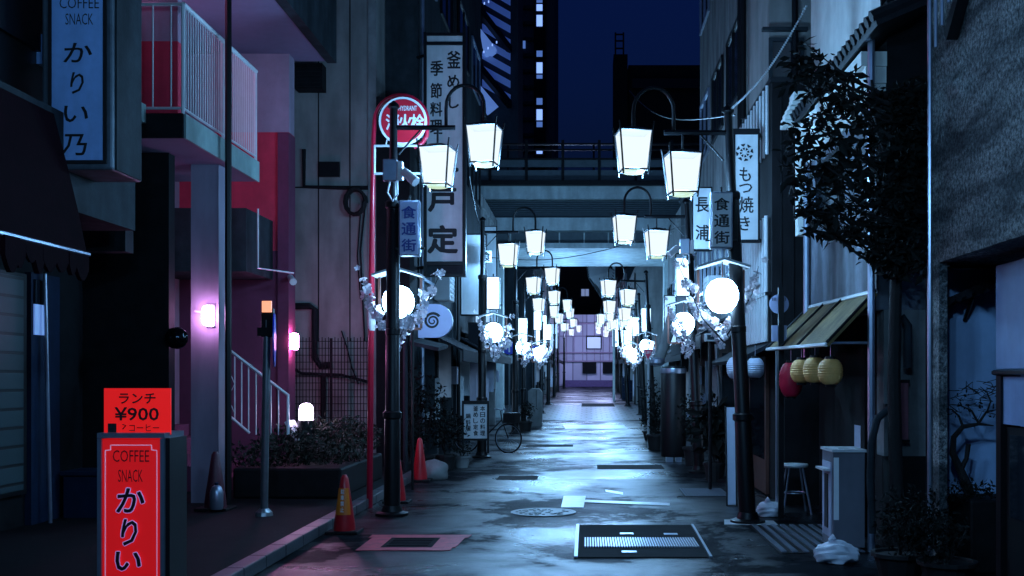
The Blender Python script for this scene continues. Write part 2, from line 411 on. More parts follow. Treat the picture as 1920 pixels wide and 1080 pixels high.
M = dict(
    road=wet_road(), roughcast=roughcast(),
    pave=mat("pavement_slab", (0.008, 0.008, 0.010), 0.85, spec=0.12, var=0.4, scale=4, bump=0.3),
    kerb=mat("kerb_stone", (0.07, 0.07, 0.08), 0.45, var=0.3, bump=0.3),
    ground=mat("ground_earth", (0.04, 0.04, 0.04), 0.9),
    black=mat("black_metal", (0.005, 0.0055, 0.007), 0.42, 0.0, spec=0.3, bump=0.05, bscale=30),
    dark=mat("dark_plaster", (0.009, 0.010, 0.012), 0.8, spec=0.15, var=0.4),
    darkwood=mat("dark_timber", (0.008, 0.0075, 0.009), 0.85, spec=0.15, var=0.5, stretch=(1, 9, 0.5), bump=0.3, bscale=20),
    slate=mat("slate_plaster", (0.032, 0.042, 0.050), 0.75, spec=0.15, var=0.3, grime=0.5, bump=0.2),
    conc=mat("painted_concrete", (0.27, 0.265, 0.255), 0.8, var=0.14, scale=3, grime=0.35, bump=0.25, bscale=90),
    conc2=mat("weathered_concrete", (0.22, 0.23, 0.23), 0.8, var=0.2, grime=0.55, bump=0.25),
    stucco=mat("white_stucco", (0.72, 0.74, 0.70), 0.85, var=0.18, scale=2.5, grime=0.12, bump=0.3, bscale=120),
    bluewall=mat("stained_blue_plaster", (0.17, 0.19, 0.23), 0.8, var=0.3, grime=0.6, bump=0.3),
    pinkwall=mat("pale_wall_paint", (0.36, 0.26, 0.34), 0.8, var=0.1, grime=0.15, bump=0.15),
    redwall=mat("red_wall_colour", (0.66, 0.03, 0.075), 0.7, var=0.12, grime=0.2, bump=0.15),  # red for the balcony divider and the middle wing wall
    maroon=mat("maroon_wall_colour", (0.15, 0.025, 0.07), 0.75, var=0.15, grime=0.2),
    greenconc=mat("pale_slab_paint", (0.30, 0.42, 0.40), 0.75, var=0.15, grime=0.3),
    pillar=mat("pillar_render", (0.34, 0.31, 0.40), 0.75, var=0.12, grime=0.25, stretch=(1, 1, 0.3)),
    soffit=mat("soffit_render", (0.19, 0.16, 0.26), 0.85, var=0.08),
    whitemetal=mat("white_painted_metal", (0.62, 0.64, 0.66), 0.4, 0.1, var=0.1),
    greymetal=mat("galvanised_pole", (0.22, 0.24, 0.26), 0.35, 0.7, var=0.2),
    redmetal=mat("red_painted_pole", (0.42, 0.006, 0.03), 0.28, 0.0, var=0.2),
    redsign=mat("red_sign_face", (0.55, 0.012, 0.03), 0.4, var=0.1),
    whitepaint=mat("white_letter_paint", (0.80, 0.82, 0.84), 0.5, var=0.08),
    letters=mat("black_letter_paint", (0.006, 0.006, 0.008), 0.6),
    blueletters=mat("blue_letter_paint", (0.02, 0.05, 0.30), 0.5),
    bluesign=mat("pale_blue_sign_face", (0.32, 0.54, 0.98), 0.35, var=0.10, scale=14, grime=0.28),
    signwhite=mat("cream_sign_face", (0.74, 0.76, 0.78), 0.4, var=0.10, grime=0.28),
    signblue2=mat("lavender_sign_face", (0.42, 0.47, 0.70), 0.4, var=0.08),
    steel=mat("sign_aluminium", (0.40, 0.45, 0.55), 0.3, 0.8, var=0.15),
    glass=mat("dark_window_glass", (0.010, 0.014, 0.02), 0.08, var=0.1, spec=0.8),
    awnred=mat("maroon_awning_canvas", (0.011, 0.0015, 0.004), 0.95, spec=0.08, var=0.3, bump=0.3),
    awndark=mat("dark_awning_canvas", (0.012, 0.014, 0.02), 0.8, spec=0.15, var=0.3),
    sheet=mat("mossy_corrugated_sheet", (0.22, 0.15, 0.055), 0.855, var=0.5, scale=5, bump=0.4, grime=0.45),
    rooftile=mat("dark_roof_tile", (0.014, 0.015, 0.018), 0.45, spec=0.15, var=0.3),
    foliage=mat("dark_leaf", (0.0035, 0.006, 0.0045), 0.8, var=0.5, scale=20, spec=0.25),
    foliage2=mat("hedge_leaf", (0.018, 0.02, 0.014), 0.7, var=0.5, scale=20, spec=0.3),
    bark=mat("bark", (0.010, 0.009, 0.009), 0.85, var=0.4, bump=0.6),
    blossom=mat("pale_blossom", (0.80, 0.74, 0.80), 0.6, var=0.05),
    cone=mat("red_cone_plastic", (0.50, 0.012, 0.02), 0.35, var=0.15),
    orange=mat("orange_reflective_sheet", (0.75, 0.20, 0.02), 0.35, var=0.1),
    rubber=mat("black_rubber", (0.008, 0.008, 0.009), 0.7, spec=0.2),
    terracotta=mat("planter_clay", (0.006, 0.006, 0.007), 0.7),
    planter=mat("dark_planter_block", (0.010, 0.010, 0.011), 0.6, spec=0.15, var=0.4),
    paperred=mat("red_lantern_paper", (0.62, 0.008, 0.05), 0.5, var=0.1),
    papery=mat("yellowed_lantern_paper", (0.80, 0.42, 0.13), 0.6, var=0.18, scale=7),
    paperw=mat("white_lantern_paper", (0.40, 0.44, 0.55), 0.6, var=0.1),
    bag=mat("white_plastic_bag", (0.70, 0.72, 0.80), 0.35, var=0.1, bump=0.4, bscale=8),
    cabinet=mat("white_cabinet_enamel", (0.16, 0.16, 0.19), 0.4, var=0.1, grime=0.3),
    iron=mat("cast_iron", (0.06, 0.065, 0.07), 0.45, 0.4, var=0.3, bump=0.4, bscale=40),
    ironplate=mat("worn_steel_plate", (0.012, 0.014, 0.016), 0.85, 0.0, spec=0.06, var=0.4, scale=3, bump=0.2),
    redpaint=mat("red_road_paint", (0.62, 0.06, 0.09), 0.5, var=0.4, scale=8),
    roadwhite=mat("white_road_paint", (0.80, 0.82, 0.84), 0.35, var=0.25, scale=9),
    brick=tilemat("crossing_brick", (0.09, 0.10, 0.115), (0.012, 0.013, 0.014), 0.42, 0.9, rough=0.4, rot=(0, 0, 0), msize=0.05, bump=0.6),
    tilesq=tilemat("glass_block", (0.035, 0.065, 0.072), (0.004, 0.005, 0.006), 0.19, 0.19, 0.5, rot=(R(90), 0, R(90)), off=0.0, msize=0.09),
    tilewall=tilemat("dark_wall_tile", (0.04, 0.055, 0.055), (0.01, 0.01, 0.01), 0.22, 0.10, 0.35, rot=(R(90), 0, R(90)), msize=0.12),
    bridge=mat("bridge_paint", (0.58, 0.66, 0.66), 0.55, var=0.15, grime=0.3),
    bridgedark=mat("bridge_louvre", (0.09, 0.12, 0.14), 0.6, var=0.2),
    lilac=tilemat("lilac_panel", (0.72, 0.66, 0.82), (0.32, 0.27, 0.38), 1.1, 2.0, 0.6, rot=(R(90), 0, 0), off=0.0, msize=0.03),
    tower=mat("tower_concrete", (0.04, 0.055, 0.08), 0.8, var=0.2, grime=0.3),
    wood=mat("varnished_wood", (0.09, 0.03, 0.02), 0.5, var=0.3),
    woodpale=mat("pale_painted_wood", (0.50, 0.52, 0.54), 0.6, var=0.1),
    blueround=mat("blue_road_sign_face", (0.02, 0.05, 0.62), 0.3),
    plasticblue=mat("blue_plastic", (0.008, 0.02, 0.05), 0.6, spec=0.2),
    # ------- things that give off light
    lamp=litglass("lantern_glass_lit", (0.80, 0.92, 1.0), 1.15, 0.18),
    lampbase=emit("lantern_base_lit", (0.66, 0.90, 0.55), 0.85),
    boxlit=emit("sign_box_lit", (0.50, 0.75, 1.0), 3.0),
    globe=emit("paper_globe_lit", (0.34, 0.64, 1.0), 24.0),
    wallpink=emit("pink_wall_lamp_lit", (0.85, 0.38, 0.90), 48.0),
    wallrose=emit("rose_wall_lamp_lit", (1.0, 0.28, 0.78), 100.0),
    bollard=emit("bollard_lamp_lit", (0.85, 0.66, 1.0), 30.0),
    doorlit=emit("lit_balcony_door", (1.0, 0.40, 0.80), 1.6),
    ceilpink=emit("unseen_pink_lamp_lit", (0.95, 0.24, 0.62), 11.0),
    redlit=emit("red_sign_lit", (1.0, 0.008, 0.012), 0.36, (0.6, 0.02, 0.02)),
    redcard=emit("red_card_lit", (1.0, 0.012, 0.01), 0.55, (0.6, 0.02, 0.02)),
    pinkline=emit("pink_sign_line_lit", (0.75, 0.10, 0.22), 0.35),
    violetline=emit("violet_letter_edge_lit", (0.36, 0.08, 0.42), 0.45),
    towerlamp=emit("stair_light_lit", (0.25, 0.42, 1.0), 1.3),
    winlit=emit("lit_far_window", (0.42, 0.55, 1.0), 0.35),
    blueglow=emit("blue_self_glow", (0.16, 0.34, 1.0), 0.42),
    shoplit=emit("lit_shop_window", (0.42, 0.66, 1.0), 0.9),
    towerblue=emit("stair_glass_lit", (0.04, 0.10, 0.60), 0.22),
    orangelit=emit("orange_beacon_lit", (1.0, 0.33, 0.10), 1.2),
)

# ================================================================== SETTING: ground, road, pavement, markings
MB().add([(-400, -60, -0.25), (400, -60, -0.25), (400, 600, -0.25), (-400, 600, -0.25)], [(0, 1, 2, 3)]).build('ground', M['ground'], kind='structure')
def strip(x0, x1, ys, dz, name, m):
    mb = MB(); vs, fs = [], []
    for y in ys: vs += [(x0, y, gz(y)+dz), (x1, y, gz(y)+dz)]
    for i in range(len(ys)-1): fs.append((2*i, 2*i+1, 2*i+3, 2*i+2))
    return mb.add(vs, fs).build(name, m, kind='structure')
strip(-14, 14, [-8, 10, 25, 40, 60, 80, 110], 0.0, 'road', M['road'])
pv = MB().box(-12, -2.92, -4, 18.4, 0.002, 0.11)
pv.build('pavement', M['pave'], kind='structure')
kb = MB()
for i in range(38):
    y0 = -4 + i*0.6
    if y0 > 17.9: break
    kb.box(-2.915, -2.76, y0, y0+0.592, 0.002, 0.118, 0.012)
kb.build('kerb', M['kerb'], kind='structure')
strip(-9, 9, [41, 53], 0.004, 'brick_crossing', M['brick'])
mk = MB()
def decal(mb, pts, z0=0.004, t=0.003):
    n = len(pts)
    vs = [(x, y, gz(y)+z0) for x, y in pts] + [(x, y, gz(y)+z0+t) for x, y in pts]
    mb.add(vs, [tuple(range(n-1, -1, -1)), tuple(range(n, 2*n))] + [(i, (i+1) % n, n+(i+1) % n, n+i) for i in range(n)])
def gp(px, py):
    d = EYE*F/(py-HY); return (U(px, d), d)
decal(mk, [gp(1052, 952), gp(1094, 952), gp(1098, 931), gp(1057, 931)])
decal(mk, [gp(1096, 942), gp(1256, 949), gp(1256, 944), gp(1096, 938)])
decal(mk, [gp(1136, 923), gp(1168, 928), gp(1168, 924), gp(1135, 919)])
decal(mk, [gp(1060, 804), gp(1176, 804), gp(1170, 797), gp(1056, 797)])
decal(mk, [gp(1358, 984), gp(1460, 986), gp(1450, 977), gp(1358, 975)])
pt_ = MB()
rg = random.Random(41)
for (a, b_) in (((930, 900), (1010, 893)), ((1120, 880), (1240, 872)), ((985, 838), (1075, 834)), ((1090, 772), (1150, 768)), ((1110, 748), (1160, 745))):
    x0, d0 = gp(*a); x1, d1 = gp(*b_)
    decal(pt_, [(x0, d0), (x1, d0+.02), (x1, d1+.05), (x0, d1+.03)], 0.003, 0.002)
pt_.build('asphalt_patch', mat('tarred_patch', (0.006, 0.006, 0.007), 0.8, var=.5, bump=.6, bscale=30, spec=0.12), kind='structure')
mk.build('road_marking', M['roadwhite'], kind='structure')
# red framed manhole
t = thing('utility_cover', 'rectangular dark access plate in a worn red painted frame on the road', 'manhole cover', (-1.75, 10.7, 0))
fr = MB()
a0, a1, b0, b1 = (-2.20, 10.15), (-1.30, 10.15), (-2.20, 11.2), (-1.22, 11.2)
decal(fr, [(-2.20, 10.15), (-1.30, 10.15), (-1.30, 10.32), (-2.20, 10.32)], 0.004, 0.004)
decal(fr, [(-2.24, 10.95), (-1.22, 10.95), (-1.20, 11.15), (-2.24, 11.15)], 0.004, 0.004)
decal(fr, [(-2.20, 10.323), (-2.0, 10.323), (-2.0, 10.947), (-2.20, 10.947)], 0.004, 0.004)
decal(fr, [(-1.50, 10.323), (-1.27, 10.323), (-1.25, 10.947), (-1.50, 10.947)], 0.004, 0.004)
fr.build('frame', M['redpaint'], t)
pl = MB(); decal(pl, [(-1.997, 10.326), (-1.503, 10.326), (-1.503, 10.944), (-1.997, 10.944)], 0.004, 0.005)
for i in range(5): decal(pl, [(-1.95, 10.40+i*.11), (-1.55, 10.40+i*.11), (-1.55, 10.43+i*.11), (-1.95, 10.43+i*.11)], 0.010, 0.004)
pl.build('plate', M['ironplate'], t)
# round manhole
t = thing('manhole_cover', 'round patterned cast iron manhole cover in the middle of the wet road', 'manhole cover', (-0.53, 13.05, 0))
MB().lathe([(0.40, 0.003), (0.40, 0.009), (0.35, 0.009), (0.35, 0.006)], (-.53, 13.05, 0), 36).build('rim', M['iron'], t)
pat = MB().lathe([(0.345, 0.003), (0.345, 0.008), (0.001, 0.008)], (-.53, 13.05, 0), 32)
rg = random.Random(3)
for k in range(70):
    a, r_ = rg.uniform(0, 6.28), 0.32*math.sqrt(rg.random())
    x, y = -.53+r_*math.cos(a), 13.05+r_*math.sin(a)
    pat.box(x-.018, x+.018, y-.018, y+.018, 0.0085, 0.015)
pat.build('lid', M['iron'], t)
# steel trench plate with grating band
t = thing('trench_grate', 'large rectangular steel drain plate with a ribbed grating band across it', 'drain cover', (0.5, 10.8, 0))
pl = MB(); q = [(-.08, 9.75), (1.12, 9.75), (1.16, 11.9), (-.08, 11.9)]
decal(pl, q, 0.004, 0.005); pl.build('plate', M['ironplate'], t)
ed = MB()
decal(ed, [(-.115, 9.75), (-.083, 9.75), (-.083, 11.9), (-.115, 11.9)], 0.004, 0.014)
decal(ed, [(1.125, 9.75), (1.15, 9.75), (1.19, 11.9), (1.165, 11.9)], 0.004, 0.014)
ed.build('edge_strip', M['steel'], t)
gr = MB()
for i in range(44):
    x = -.02 + i*0.0255
    decal(gr, [(x, 10.3), (x+.013, 10.3), (x+.013, 10.88), (x, 10.88)], 0.0095, 0.012)
gr.build('grating', M['steel'], t)
for (x, y) in ((.42, 11.15), (.88, 11.12), (.40, 9.98)):
    hd = MB(); decal(hd, [(x-.07, y), (x+.07, y), (x+.07, y+.10), (x-.07, y+.10)], 0.0095, 0.006)
    hd.build('lifting_handle', M['steel'], t)
def gutter(px0, px1, py0, py1, label, nb):
    d0, d1 = EYE*F/(py1-HY), EYE*F/(py0-HY)
    x0, x1 = U(px0, d0), U(px1, d1)
    x0, x1 = min(x0, x1), max(x0, x1)
    t = thing('gutter_grate', label, 'drain grate', ((x0+x1)/2, (d0+d1)/2, 0), 'gutter grates along the right kerb')
    f = MB(); decal(f, [(x0, d0), (x1, d0), (x1, d1), (x0, d1)], 0.004, 0.003); f.build('frame', M['rubber'], t)
    b = MB()
    for i in range(nb):
        x = x0 + (x1-x0)*(i+.25)/nb
        decal(b, [(x, d0+.03), (x+(x1-x0)*.45/nb, d0+.03), (x+(x1-x0)*.45/nb, d1-.03), (x, d1-.03)], 0.0075, 0.012)
    b.build('bars', M['steel'], t)
gutter(1285, 1352, 917, 932, 'small slotted gutter grate on the road near the leaning board', 16)
gutter(1462, 1545, 985, 1038, 'narrow slotted gutter grate beside the white enamel cabinet', 8)

# ================================================================== STREET LAMPS
def lantern_mesh(frame, glass, base, cx, cy, ztop, rot):
    c, s = math.cos(rot), math.sin(rot)
    def q(x, y, z): return (cx + x*c - y*s, cy + x*s + y*c, z)
    wt, wb_, h = 0.185, 0.140, 0.44
    g = [q(sx*(wt-.012), sy*(wt-.012), ztop-.01) for sx, sy in ((-1,-1),(1,-1),(1,1),(-1,1))] + \
        [q(sx*(wb_-.010), sy*(wb_-.010), ztop-h) for sx, sy in ((-1,-1),(1,-1),(1,1),(-1,1))]
    glass.add(g, [(0,1,5,4),(1,2,6,5),(2,3,7,6),(3,0,4,7)])
    base.lathe([(0.118, ztop-h-.028), (0.128, ztop-h-.004), (0.01, ztop-h-.003)], (cx, cy, 0), 20)
    for sx, sy in ((-1,-1),(1,-1),(1,1),(-1,1)):
        frame.tube([q(sx*(wt+.014), sy*(wt+.014), ztop+.085), q(sx*wt, sy*wt, ztop), q(sx*wb_, sy*wb_, ztop-h-.06)], 0.0115, 6)
    cap = [q(sx*(wt+.004), sy*(wt+.004), ztop) for sx, sy in ((-1,-1),(1,-1),(1,1),(-1,1))] + [q(sx*.05, sy*.05, ztop+.055) for sx, sy in ((-1,-1),(1,-1),(1,1),(-1,1))]
    frame.add(cap, [(3,2,1,0),(4,5,6,7),(0,1,5,4),(1,2,6,5),(2,3,7,6),(3,0,4,7)])
    for z, w in ((ztop-h, wb_), (ztop-.004, wt)):
        pts = [q(sx*w, sy*w, z) for sx, sy in ((-1,-1),(1,-1),(1,1),(-1,1),(-1,-1))]
        for i in range(4): frame.tube([pts[i], pts[i+1]], 0.0105, 6)

BULB = bpy.data.lights.new('bulb', 'POINT')
BULB.energy = 820.0
BULB.color = (0.23, 0.56, 1.0)
BULB.shadow_soft_size = 0.09
def make_lamp(sg, dz, label, lean):
    t = thing('street_lamp', label, 'street lamp', (0, 0, 0), 'twin lantern street lamps along the alley')
    zt = 4.88+dz
    lx = lambda z: lean*z                                # the post leans a little
    p = MB()
    p.tube([(0, 0, -.03), (lx(1.15), 0, 1.15), (lx(1.2), 0, 1.2), (lx(3.70), 0, 3.70), (lx(3.74), 0, 3.74), (lx(zt), 0, zt)],
           [.098, .095, .085, .078, .052, .045], 14)
    for z, r_ in ((1.2, .115), (3.72, .095), (2.2, .09)):
        p.lathe([(r_*.8, z-.05), (r_, z-.03), (r_, z+.03), (r_*.8, z+.05)], (lx(z), 0, 0), 14)
    p.lathe([(.045, zt-.01), (.07, zt+.01), (.06, zt+.05), (.012, zt+.09)], (lx(zt), 0, 0), 12)
    p.build('pole', M['black'], t, local=True, smooth=True)
    za = 4.65+dz; xp = lx(za)
    b = MB().lathe([(.20, 0.0), (.20, .03), (.13, .05), (.11, .12)], (0, 0, 0), 16)
    b.build('base_plate', M['black'], t, local=True, smooth=True)
    a = MB()
    a.tube([(xp, 0, za), (xp+sg*.74, 0, za)], .030, 8)
    a.tube([(xp+sg*.53, 0, za), (xp+sg*.53, 0, za-.26)], .014, 8)
    a.tube([(xp+sg*.06, 0, za-.32), (xp+sg*.32, 0, za-.03)], .012, 6)
    a.build('arm', M['black'], t, local=True, smooth=True)
    g = MB()
    pts = [(xp+sg*.63, 0, za), (xp+sg*.63, 0, za+.22)]
    for k in range(1, 12):
        an = math.pi*(1-k/12)
        pts.append((xp+sg*(.86+.23*math.cos(an)), 0, za+.25+.26*math.sin(an)))
    pts += [(xp+sg*1.09, 0, za+.22), (xp+sg*1.09, 0, za+.03)]
    g.tube(pts, .021, 8).build('gooseneck', M['black'], t, local=True, smooth=True)
    for ox, zt_ in ((.53, za-.25), (1.09, za+.005)):
        fm, gm, bmm = MB(), MB(), MB()
        lantern_mesh(fm, gm, bmm, xp+sg*ox, 0, zt_, sg*R(-9))
        L = fm.build('lantern', M['black'], t, local=True)
        gm.build('lamp_glass', M['lamp'], L, local=True)
        bmm.build('lamp_base', M['lampbase'], L, local=True)
        bo = bpy.data.objects.new('bulb', BULB)
        COL.objects.link(bo); bo.parent = t
        bo.location = (xp+sg*ox, 0, zt_-.30)
    return t

LL = [12.8, 22.0, 31.3, 38.0, 45.5, 54, 63, 72, 80]
LR = [12.15, 18.5, 30.2, 38.4, 44.5, 52, 61, 71, 79.5]  # last lamp of each row is added to light the lilac end facade
near_l = ['tall black street lamp with a grey junction box on its pole, beside the traffic cones',
          'black twin lantern street lamp nearest the bicycle']
near_r = ['tall leaning black street lamp beside the white cloth shop sign with vertical letters',
          'black twin lantern street lamp with a white camera clamped to its pole']
lampL = make_lamp(1, 0.0, near_l[0], 0.004)
lampR = make_lamp(-1, -.21, near_r[0], -0.048)
XL, XR = -2.34, 1.90
lamps = []
jit = random.Random(12)
for i, d in enumerate(LL):
    o = lampL if i == 0 else copy_tree(lampL)
    o.location = ((XL + 0.008*d + jit.uniform(-.22, .10)*(i > 1)) if i else U(735, d), d, gz(d)); lamps.append(o)
    if i > 1: o.scale = (1, 1, jit.uniform(.98, 1.07)); o.rotation_euler = (0, 0, jit.uniform(-.2, .2))
    if i: o['label'] = near_l[1] if i == 1 else f"black twin lantern street lamp, {ORD[i]} one back along the left side of the alley"
for i, d in enumerate(LR):
    o = lampR if i == 0 else copy_tree(lampR)
    o.location = (U(1402, d) if i == 0 else XR+.003*d + jit.uniform(-.10, .25)*(i > 1), d, gz(d))
    if i > 1: o.scale = (1, 1, jit.uniform(.98, 1.07)); o.rotation_euler = (0, 0, jit.uniform(-.2, .2))
    if i: o['label'] = near_r[1] if i == 1 else f"black twin lantern street lamp, {ORD[i]} one back along the right side of the alley"

# the lamp row goes on: the next pair stands just behind the viewer
for k, (src, x) in enumerate(((lampL, XL), (lampR, XR))):
    o = copy_tree(src)
    o.location = (x, 3.8 if k == 0 else 4.0, 0)
    o['label'] = f"black twin lantern street lamp just above the viewer on the {('left', 'right')[k]} side"

FARB = BULB.copy(); FARB.name = 'bulb_far'; FARB.energy = 900.0; FARB.color = (0.42, 0.52, 1.0)  # stronger, whiter bulbs in the farthest lamps lift the end facade
for o in COL.objects:
    if o.type == 'LIGHT' and o.parent and o.parent.location.y > 70: o.data = FARB

# sign boxes on the lamp posts (the front pair is unlit and carries the street's name)
def box_sign(label, x0, x1, d, z0, z1, facem, group, chars=None, lm=None):
    t = thing('box_sign', label, 'sign', ((x0+x1)/2, d, z0), group)
    MB().box(x0, x1, d, d+.12, z0, z1, .018).build('housing', M['steel'], t, smooth=True)
    MB().box(x0+.018, x1-.018, d-.012, d-.001, z0+.02, z1-.02, .005).build('face_panel', facem, t)
    mb = MB().tube([((x0+x1)/2, d+.06, z1), ((x0+x1)/2, d+.06, z1+.06)], .015, 6)
    mb.tube([(x0, d+.06, z0+.1), (x0-.05, d+.06, z0+.1)], .012, 6).tube([(x1, d+.06, z0+.1), (x1+.05, d+.06, z0+.1)], .012, 6)
    mb.build('bracket', M['black'], t)
    if chars:
        tm = MB()
        n = len(chars); h = (z1-z0-.08)/n
        for k, ch in enumerate(chars):
            put_text(tm, ch, (x0+x1)/2, z1-.05-h*(k+.5), (x1-x0)*.66, h*.74, d-.016, .022)
        tm.build('lettering', lm, t)
    return t
bs = 'vertical sign boxes fixed to the street lamps'
box_sign('unlit lavender box sign with three blue characters on the left street lamp', U(748, 12.7), U(788, 12.7), 12.66, V(481, 12.7), V(376, 12.7), M['signblue2'], bs, '食通街', M['blueletters'])
box_sign('unlit grey box sign with three black characters on the right street lamp', U(1330, 12.1), U(1372, 12.1), 12.0, V(468, 12.1), V(362, 12.1), M['signwhite'], bs, '食通街', M['letters'])
protoB = None
for side, ds in (('left', LL), ('right', LR)):
    for i, d in enumerate(ds):
        if i == 0 or i > 4: continue
        o = lamps[i] if side == 'left' else None
        xp = (XL+.008*d) if side == 'left' else XR+.003*d - .035
        sgn = 1 if side == 'left' else -1
        lab = f"lit white box sign on the {ORD[i]} street lamp back along the {side} side"
        if protoB is None:
            protoB = box_sign(lab, -.14, .14, 0, 0, .68, M['boxlit'], bs)
            tb = protoB
        else:
            tb = copy_tree(protoB); tb['label'] = lab
        tb.location = (xp + sgn*.24 + (jit.uniform(-.1, .1) if i > 1 else 0), d-.06, gz(d)+3.05 + (jit.uniform(-.35, .3) if i > 1 else 0))

# paper globe lanterns under little roofs and artificial blossom branches
def make_globe(label):
    t = thing('globe_lantern', label, 'lantern', (0, 0, 0), 'round paper lanterns below the lamp heads')
    g = MB()
    g.lathe([(.05, -.195), (.11, -.17), (.165, -.11), (.193, -.04), (.195, .03), (.175, .10), (.125, .165), (.06, .195)], (0, 0, 0), 24)
    g.build('paper_globe', M['globe'], t, local=True, smooth=True)
    r_ = MB()
    r_.slab([(-.30, -.2, .33), (0, -.2, .42), (0, .2, .42), (-.30, .2, .33)], .025)
    r_.slab([(0, -.2, .42), (.30, -.2, .33), (.30, .2, .33), (0, .2, .42)], .025)
    r_.build('roof', M['woodpale'], t, local=True)
    f = MB()
    for sx in (-1, 1):
        f.box(sx*.26-.015, sx*.26+.015, .12, .15, -.32, .325)
    f.box(-.26, .26, .12, .15, -.34, -.31).tube([(0, 0, .19), (0, 0, .39)], .008, 6)
    f.build('frame', M['wood'], t, local=True)
    return t

def make_blossom(label, seed):
    rg = random.Random(seed)
    t = thing('blossom_branch', label, 'flower decoration', (0, 0, 0), 'artificial blossom sprays tied to the lamp posts')
    st, bl = MB(), MB()
    arms = [[(0, 0, -.42), (-.16, -.05, -.20), (-.30, -.08, .05), (-.36, -.06, .32)],
            [(0, 0, -.42), (-.06, -.12, -.28), (-.20, -.2, -.16), (-.24, -.22, .02)],
            [(0, 0, -.42), (.10, -.1, -.28), (.24, -.14, -.12), (.28, -.1, .12)],
            [(0, 0, -.42), (.20, 0, -.20), (.34, .05, .10), (.46, .05, .36)],
            [(0, 0, -.42), (.06, -.16, -.33), (.12, -.22, -.22), (.2, -.25, -.15)]]
    for a in arms:
        st.tube(a, [.009, .007, .005, .003], 5)
        for i in range(3):
            p0, p1 = Vector(a[i]), Vector(a[i+1])
            n = (5, 11, 12)[i]
            for k in range(n):
                p = p0.lerp(p1, rg.random()) + Vector((rg.gauss(0, .028), rg.gauss(0, .028), rg.gauss(0, .028)))
                # a five petalled flower
                ax = Vector((rg.gauss(0, 1), rg.gauss(0, 1)-.6, rg.gauss(0, 1))).normalized()
                u = ax.cross(Vector((.2, .5, .8))).normalized(); w = ax.cross(u)
                s = rg.uniform(.026, .046)
                for j in range(5):
                    b0, b1 = 2*math.pi*(j-.42)/5, 2*math.pi*(j+.42)/5
                    bl.add([p, p+(u*math.cos(b0)+w*math.sin(b0))*s+ax*s*.3, p+(u*math.cos((b0+b1)/2)+w*math.sin((b0+b1)/2))*s*1.25+ax*s*.45, p+(u*math.cos(b1)+w*math.sin(b1))*s+ax*s*.3], [(0, 1, 2, 3)])
    st.build('stems', M['bark'], t, local=True)
    bl.build('blossoms', M['blossom'], t, local=True)
    return t

gproto = make_globe('round lit paper lantern behind the left lamp post with the junction box')
bproto = make_blossom('white artificial blossom spray wrapped round the left post with the junction box', 7)
first = True
for side, ds in (('left', LL), ('right', LR)):
    for i, d in enumerate(ds):
        if i > 4: continue
        sgn = 1 if side == 'left' else -1
        if first: g, b = gproto, bproto
        else:
            g, b = copy_tree(gproto), copy_tree(bproto)
            if i == 0:
                g['label'] = 'round lit paper lantern in a wooden frame beside the right leaning lamp post'
                b['label'] = 'white artificial blossom spray reaching across the lit lantern by the right lamp post'
            else:
                g['label'] = f"round lit paper lantern on the {ORD[i]} street lamp back along the {side} side"
                b['label'] = f"white artificial blossom spray on the {ORD[i]} street lamp back along the {side} side"
        xp = (U(735, d) if i == 0 else XL+.008*d) if side == 'left' else (U(1402, d)-.03 if i == 0 else XR+.003*d-.03)
        if side == 'left':
            gx = xp + (.02 if i == 0 else .24); gy = d + (.32 if i == 0 else 0)
        else:
            gx = xp - (.26 if i == 0 else .24); gy = d
        if i > 1: gx += jit.uniform(-.15, .15)
        hz_ = jit.uniform(-.35, .25) if i > 1 else 0
        g.location = (gx, gy, gz(d)+2.58+hz_)
        b.location = (gx, gy-.05, gz(d)+2.55+hz_)
        b.scale = (1.15, 1, 1.15)
        if side == 'right': b.rotation_euler = (0, 0, R(180))
        if i: b.rotation_euler = (0, 0, R(40*i))
        first = False

# junction box + camera on the first left and second right post
def cam_box(x, d, z, label, sg):
    t = thing('security_camera', label, 'camera', (x, d, z), 'cameras clamped to lamp posts')
    MB().box(x-.11, x+.06, d-.17, d-.08, z-.13, z+.13, .012).build('junction_box', M['steel'], t)
    MB().box(x+.065, x+.13, d-.20, d-.10, z-.12, z+.10, .01).build('power_unit', M['whitemetal'], t)
    b = MB().tube([(x+sg*.14, d-.18, z-.02), (x+sg*.30, d-.26, z-.16)], [.05, .06], 10)
    b.tube([(x+sg*.05, d-.13, z+.02), (x+sg*.16, d-.17, z-.03)], .016, 6)
    b.build('camera_body', M['whitemetal'], t, smooth=True)
    c = MB().tube([(x-.03, d-.12, z-.12), (x-.06, d-.12, z-.26), (x+.0, d-.12, z-.36), (x+.06, d-.12, z-.28), (x+.05, d-.12, z-.12)], .012, 6)
    c.build('cable', M['whitemetal'], t)
cam_box(U(741, 12.8), 12.75, V(325, 12.8), 'grey junction box and white camera on the left lamp post', 1)
cam_box(U(1284, 18.5), 18.4, V(465, 18.5), 'white camera and box on the right lamp post farther back', -1)

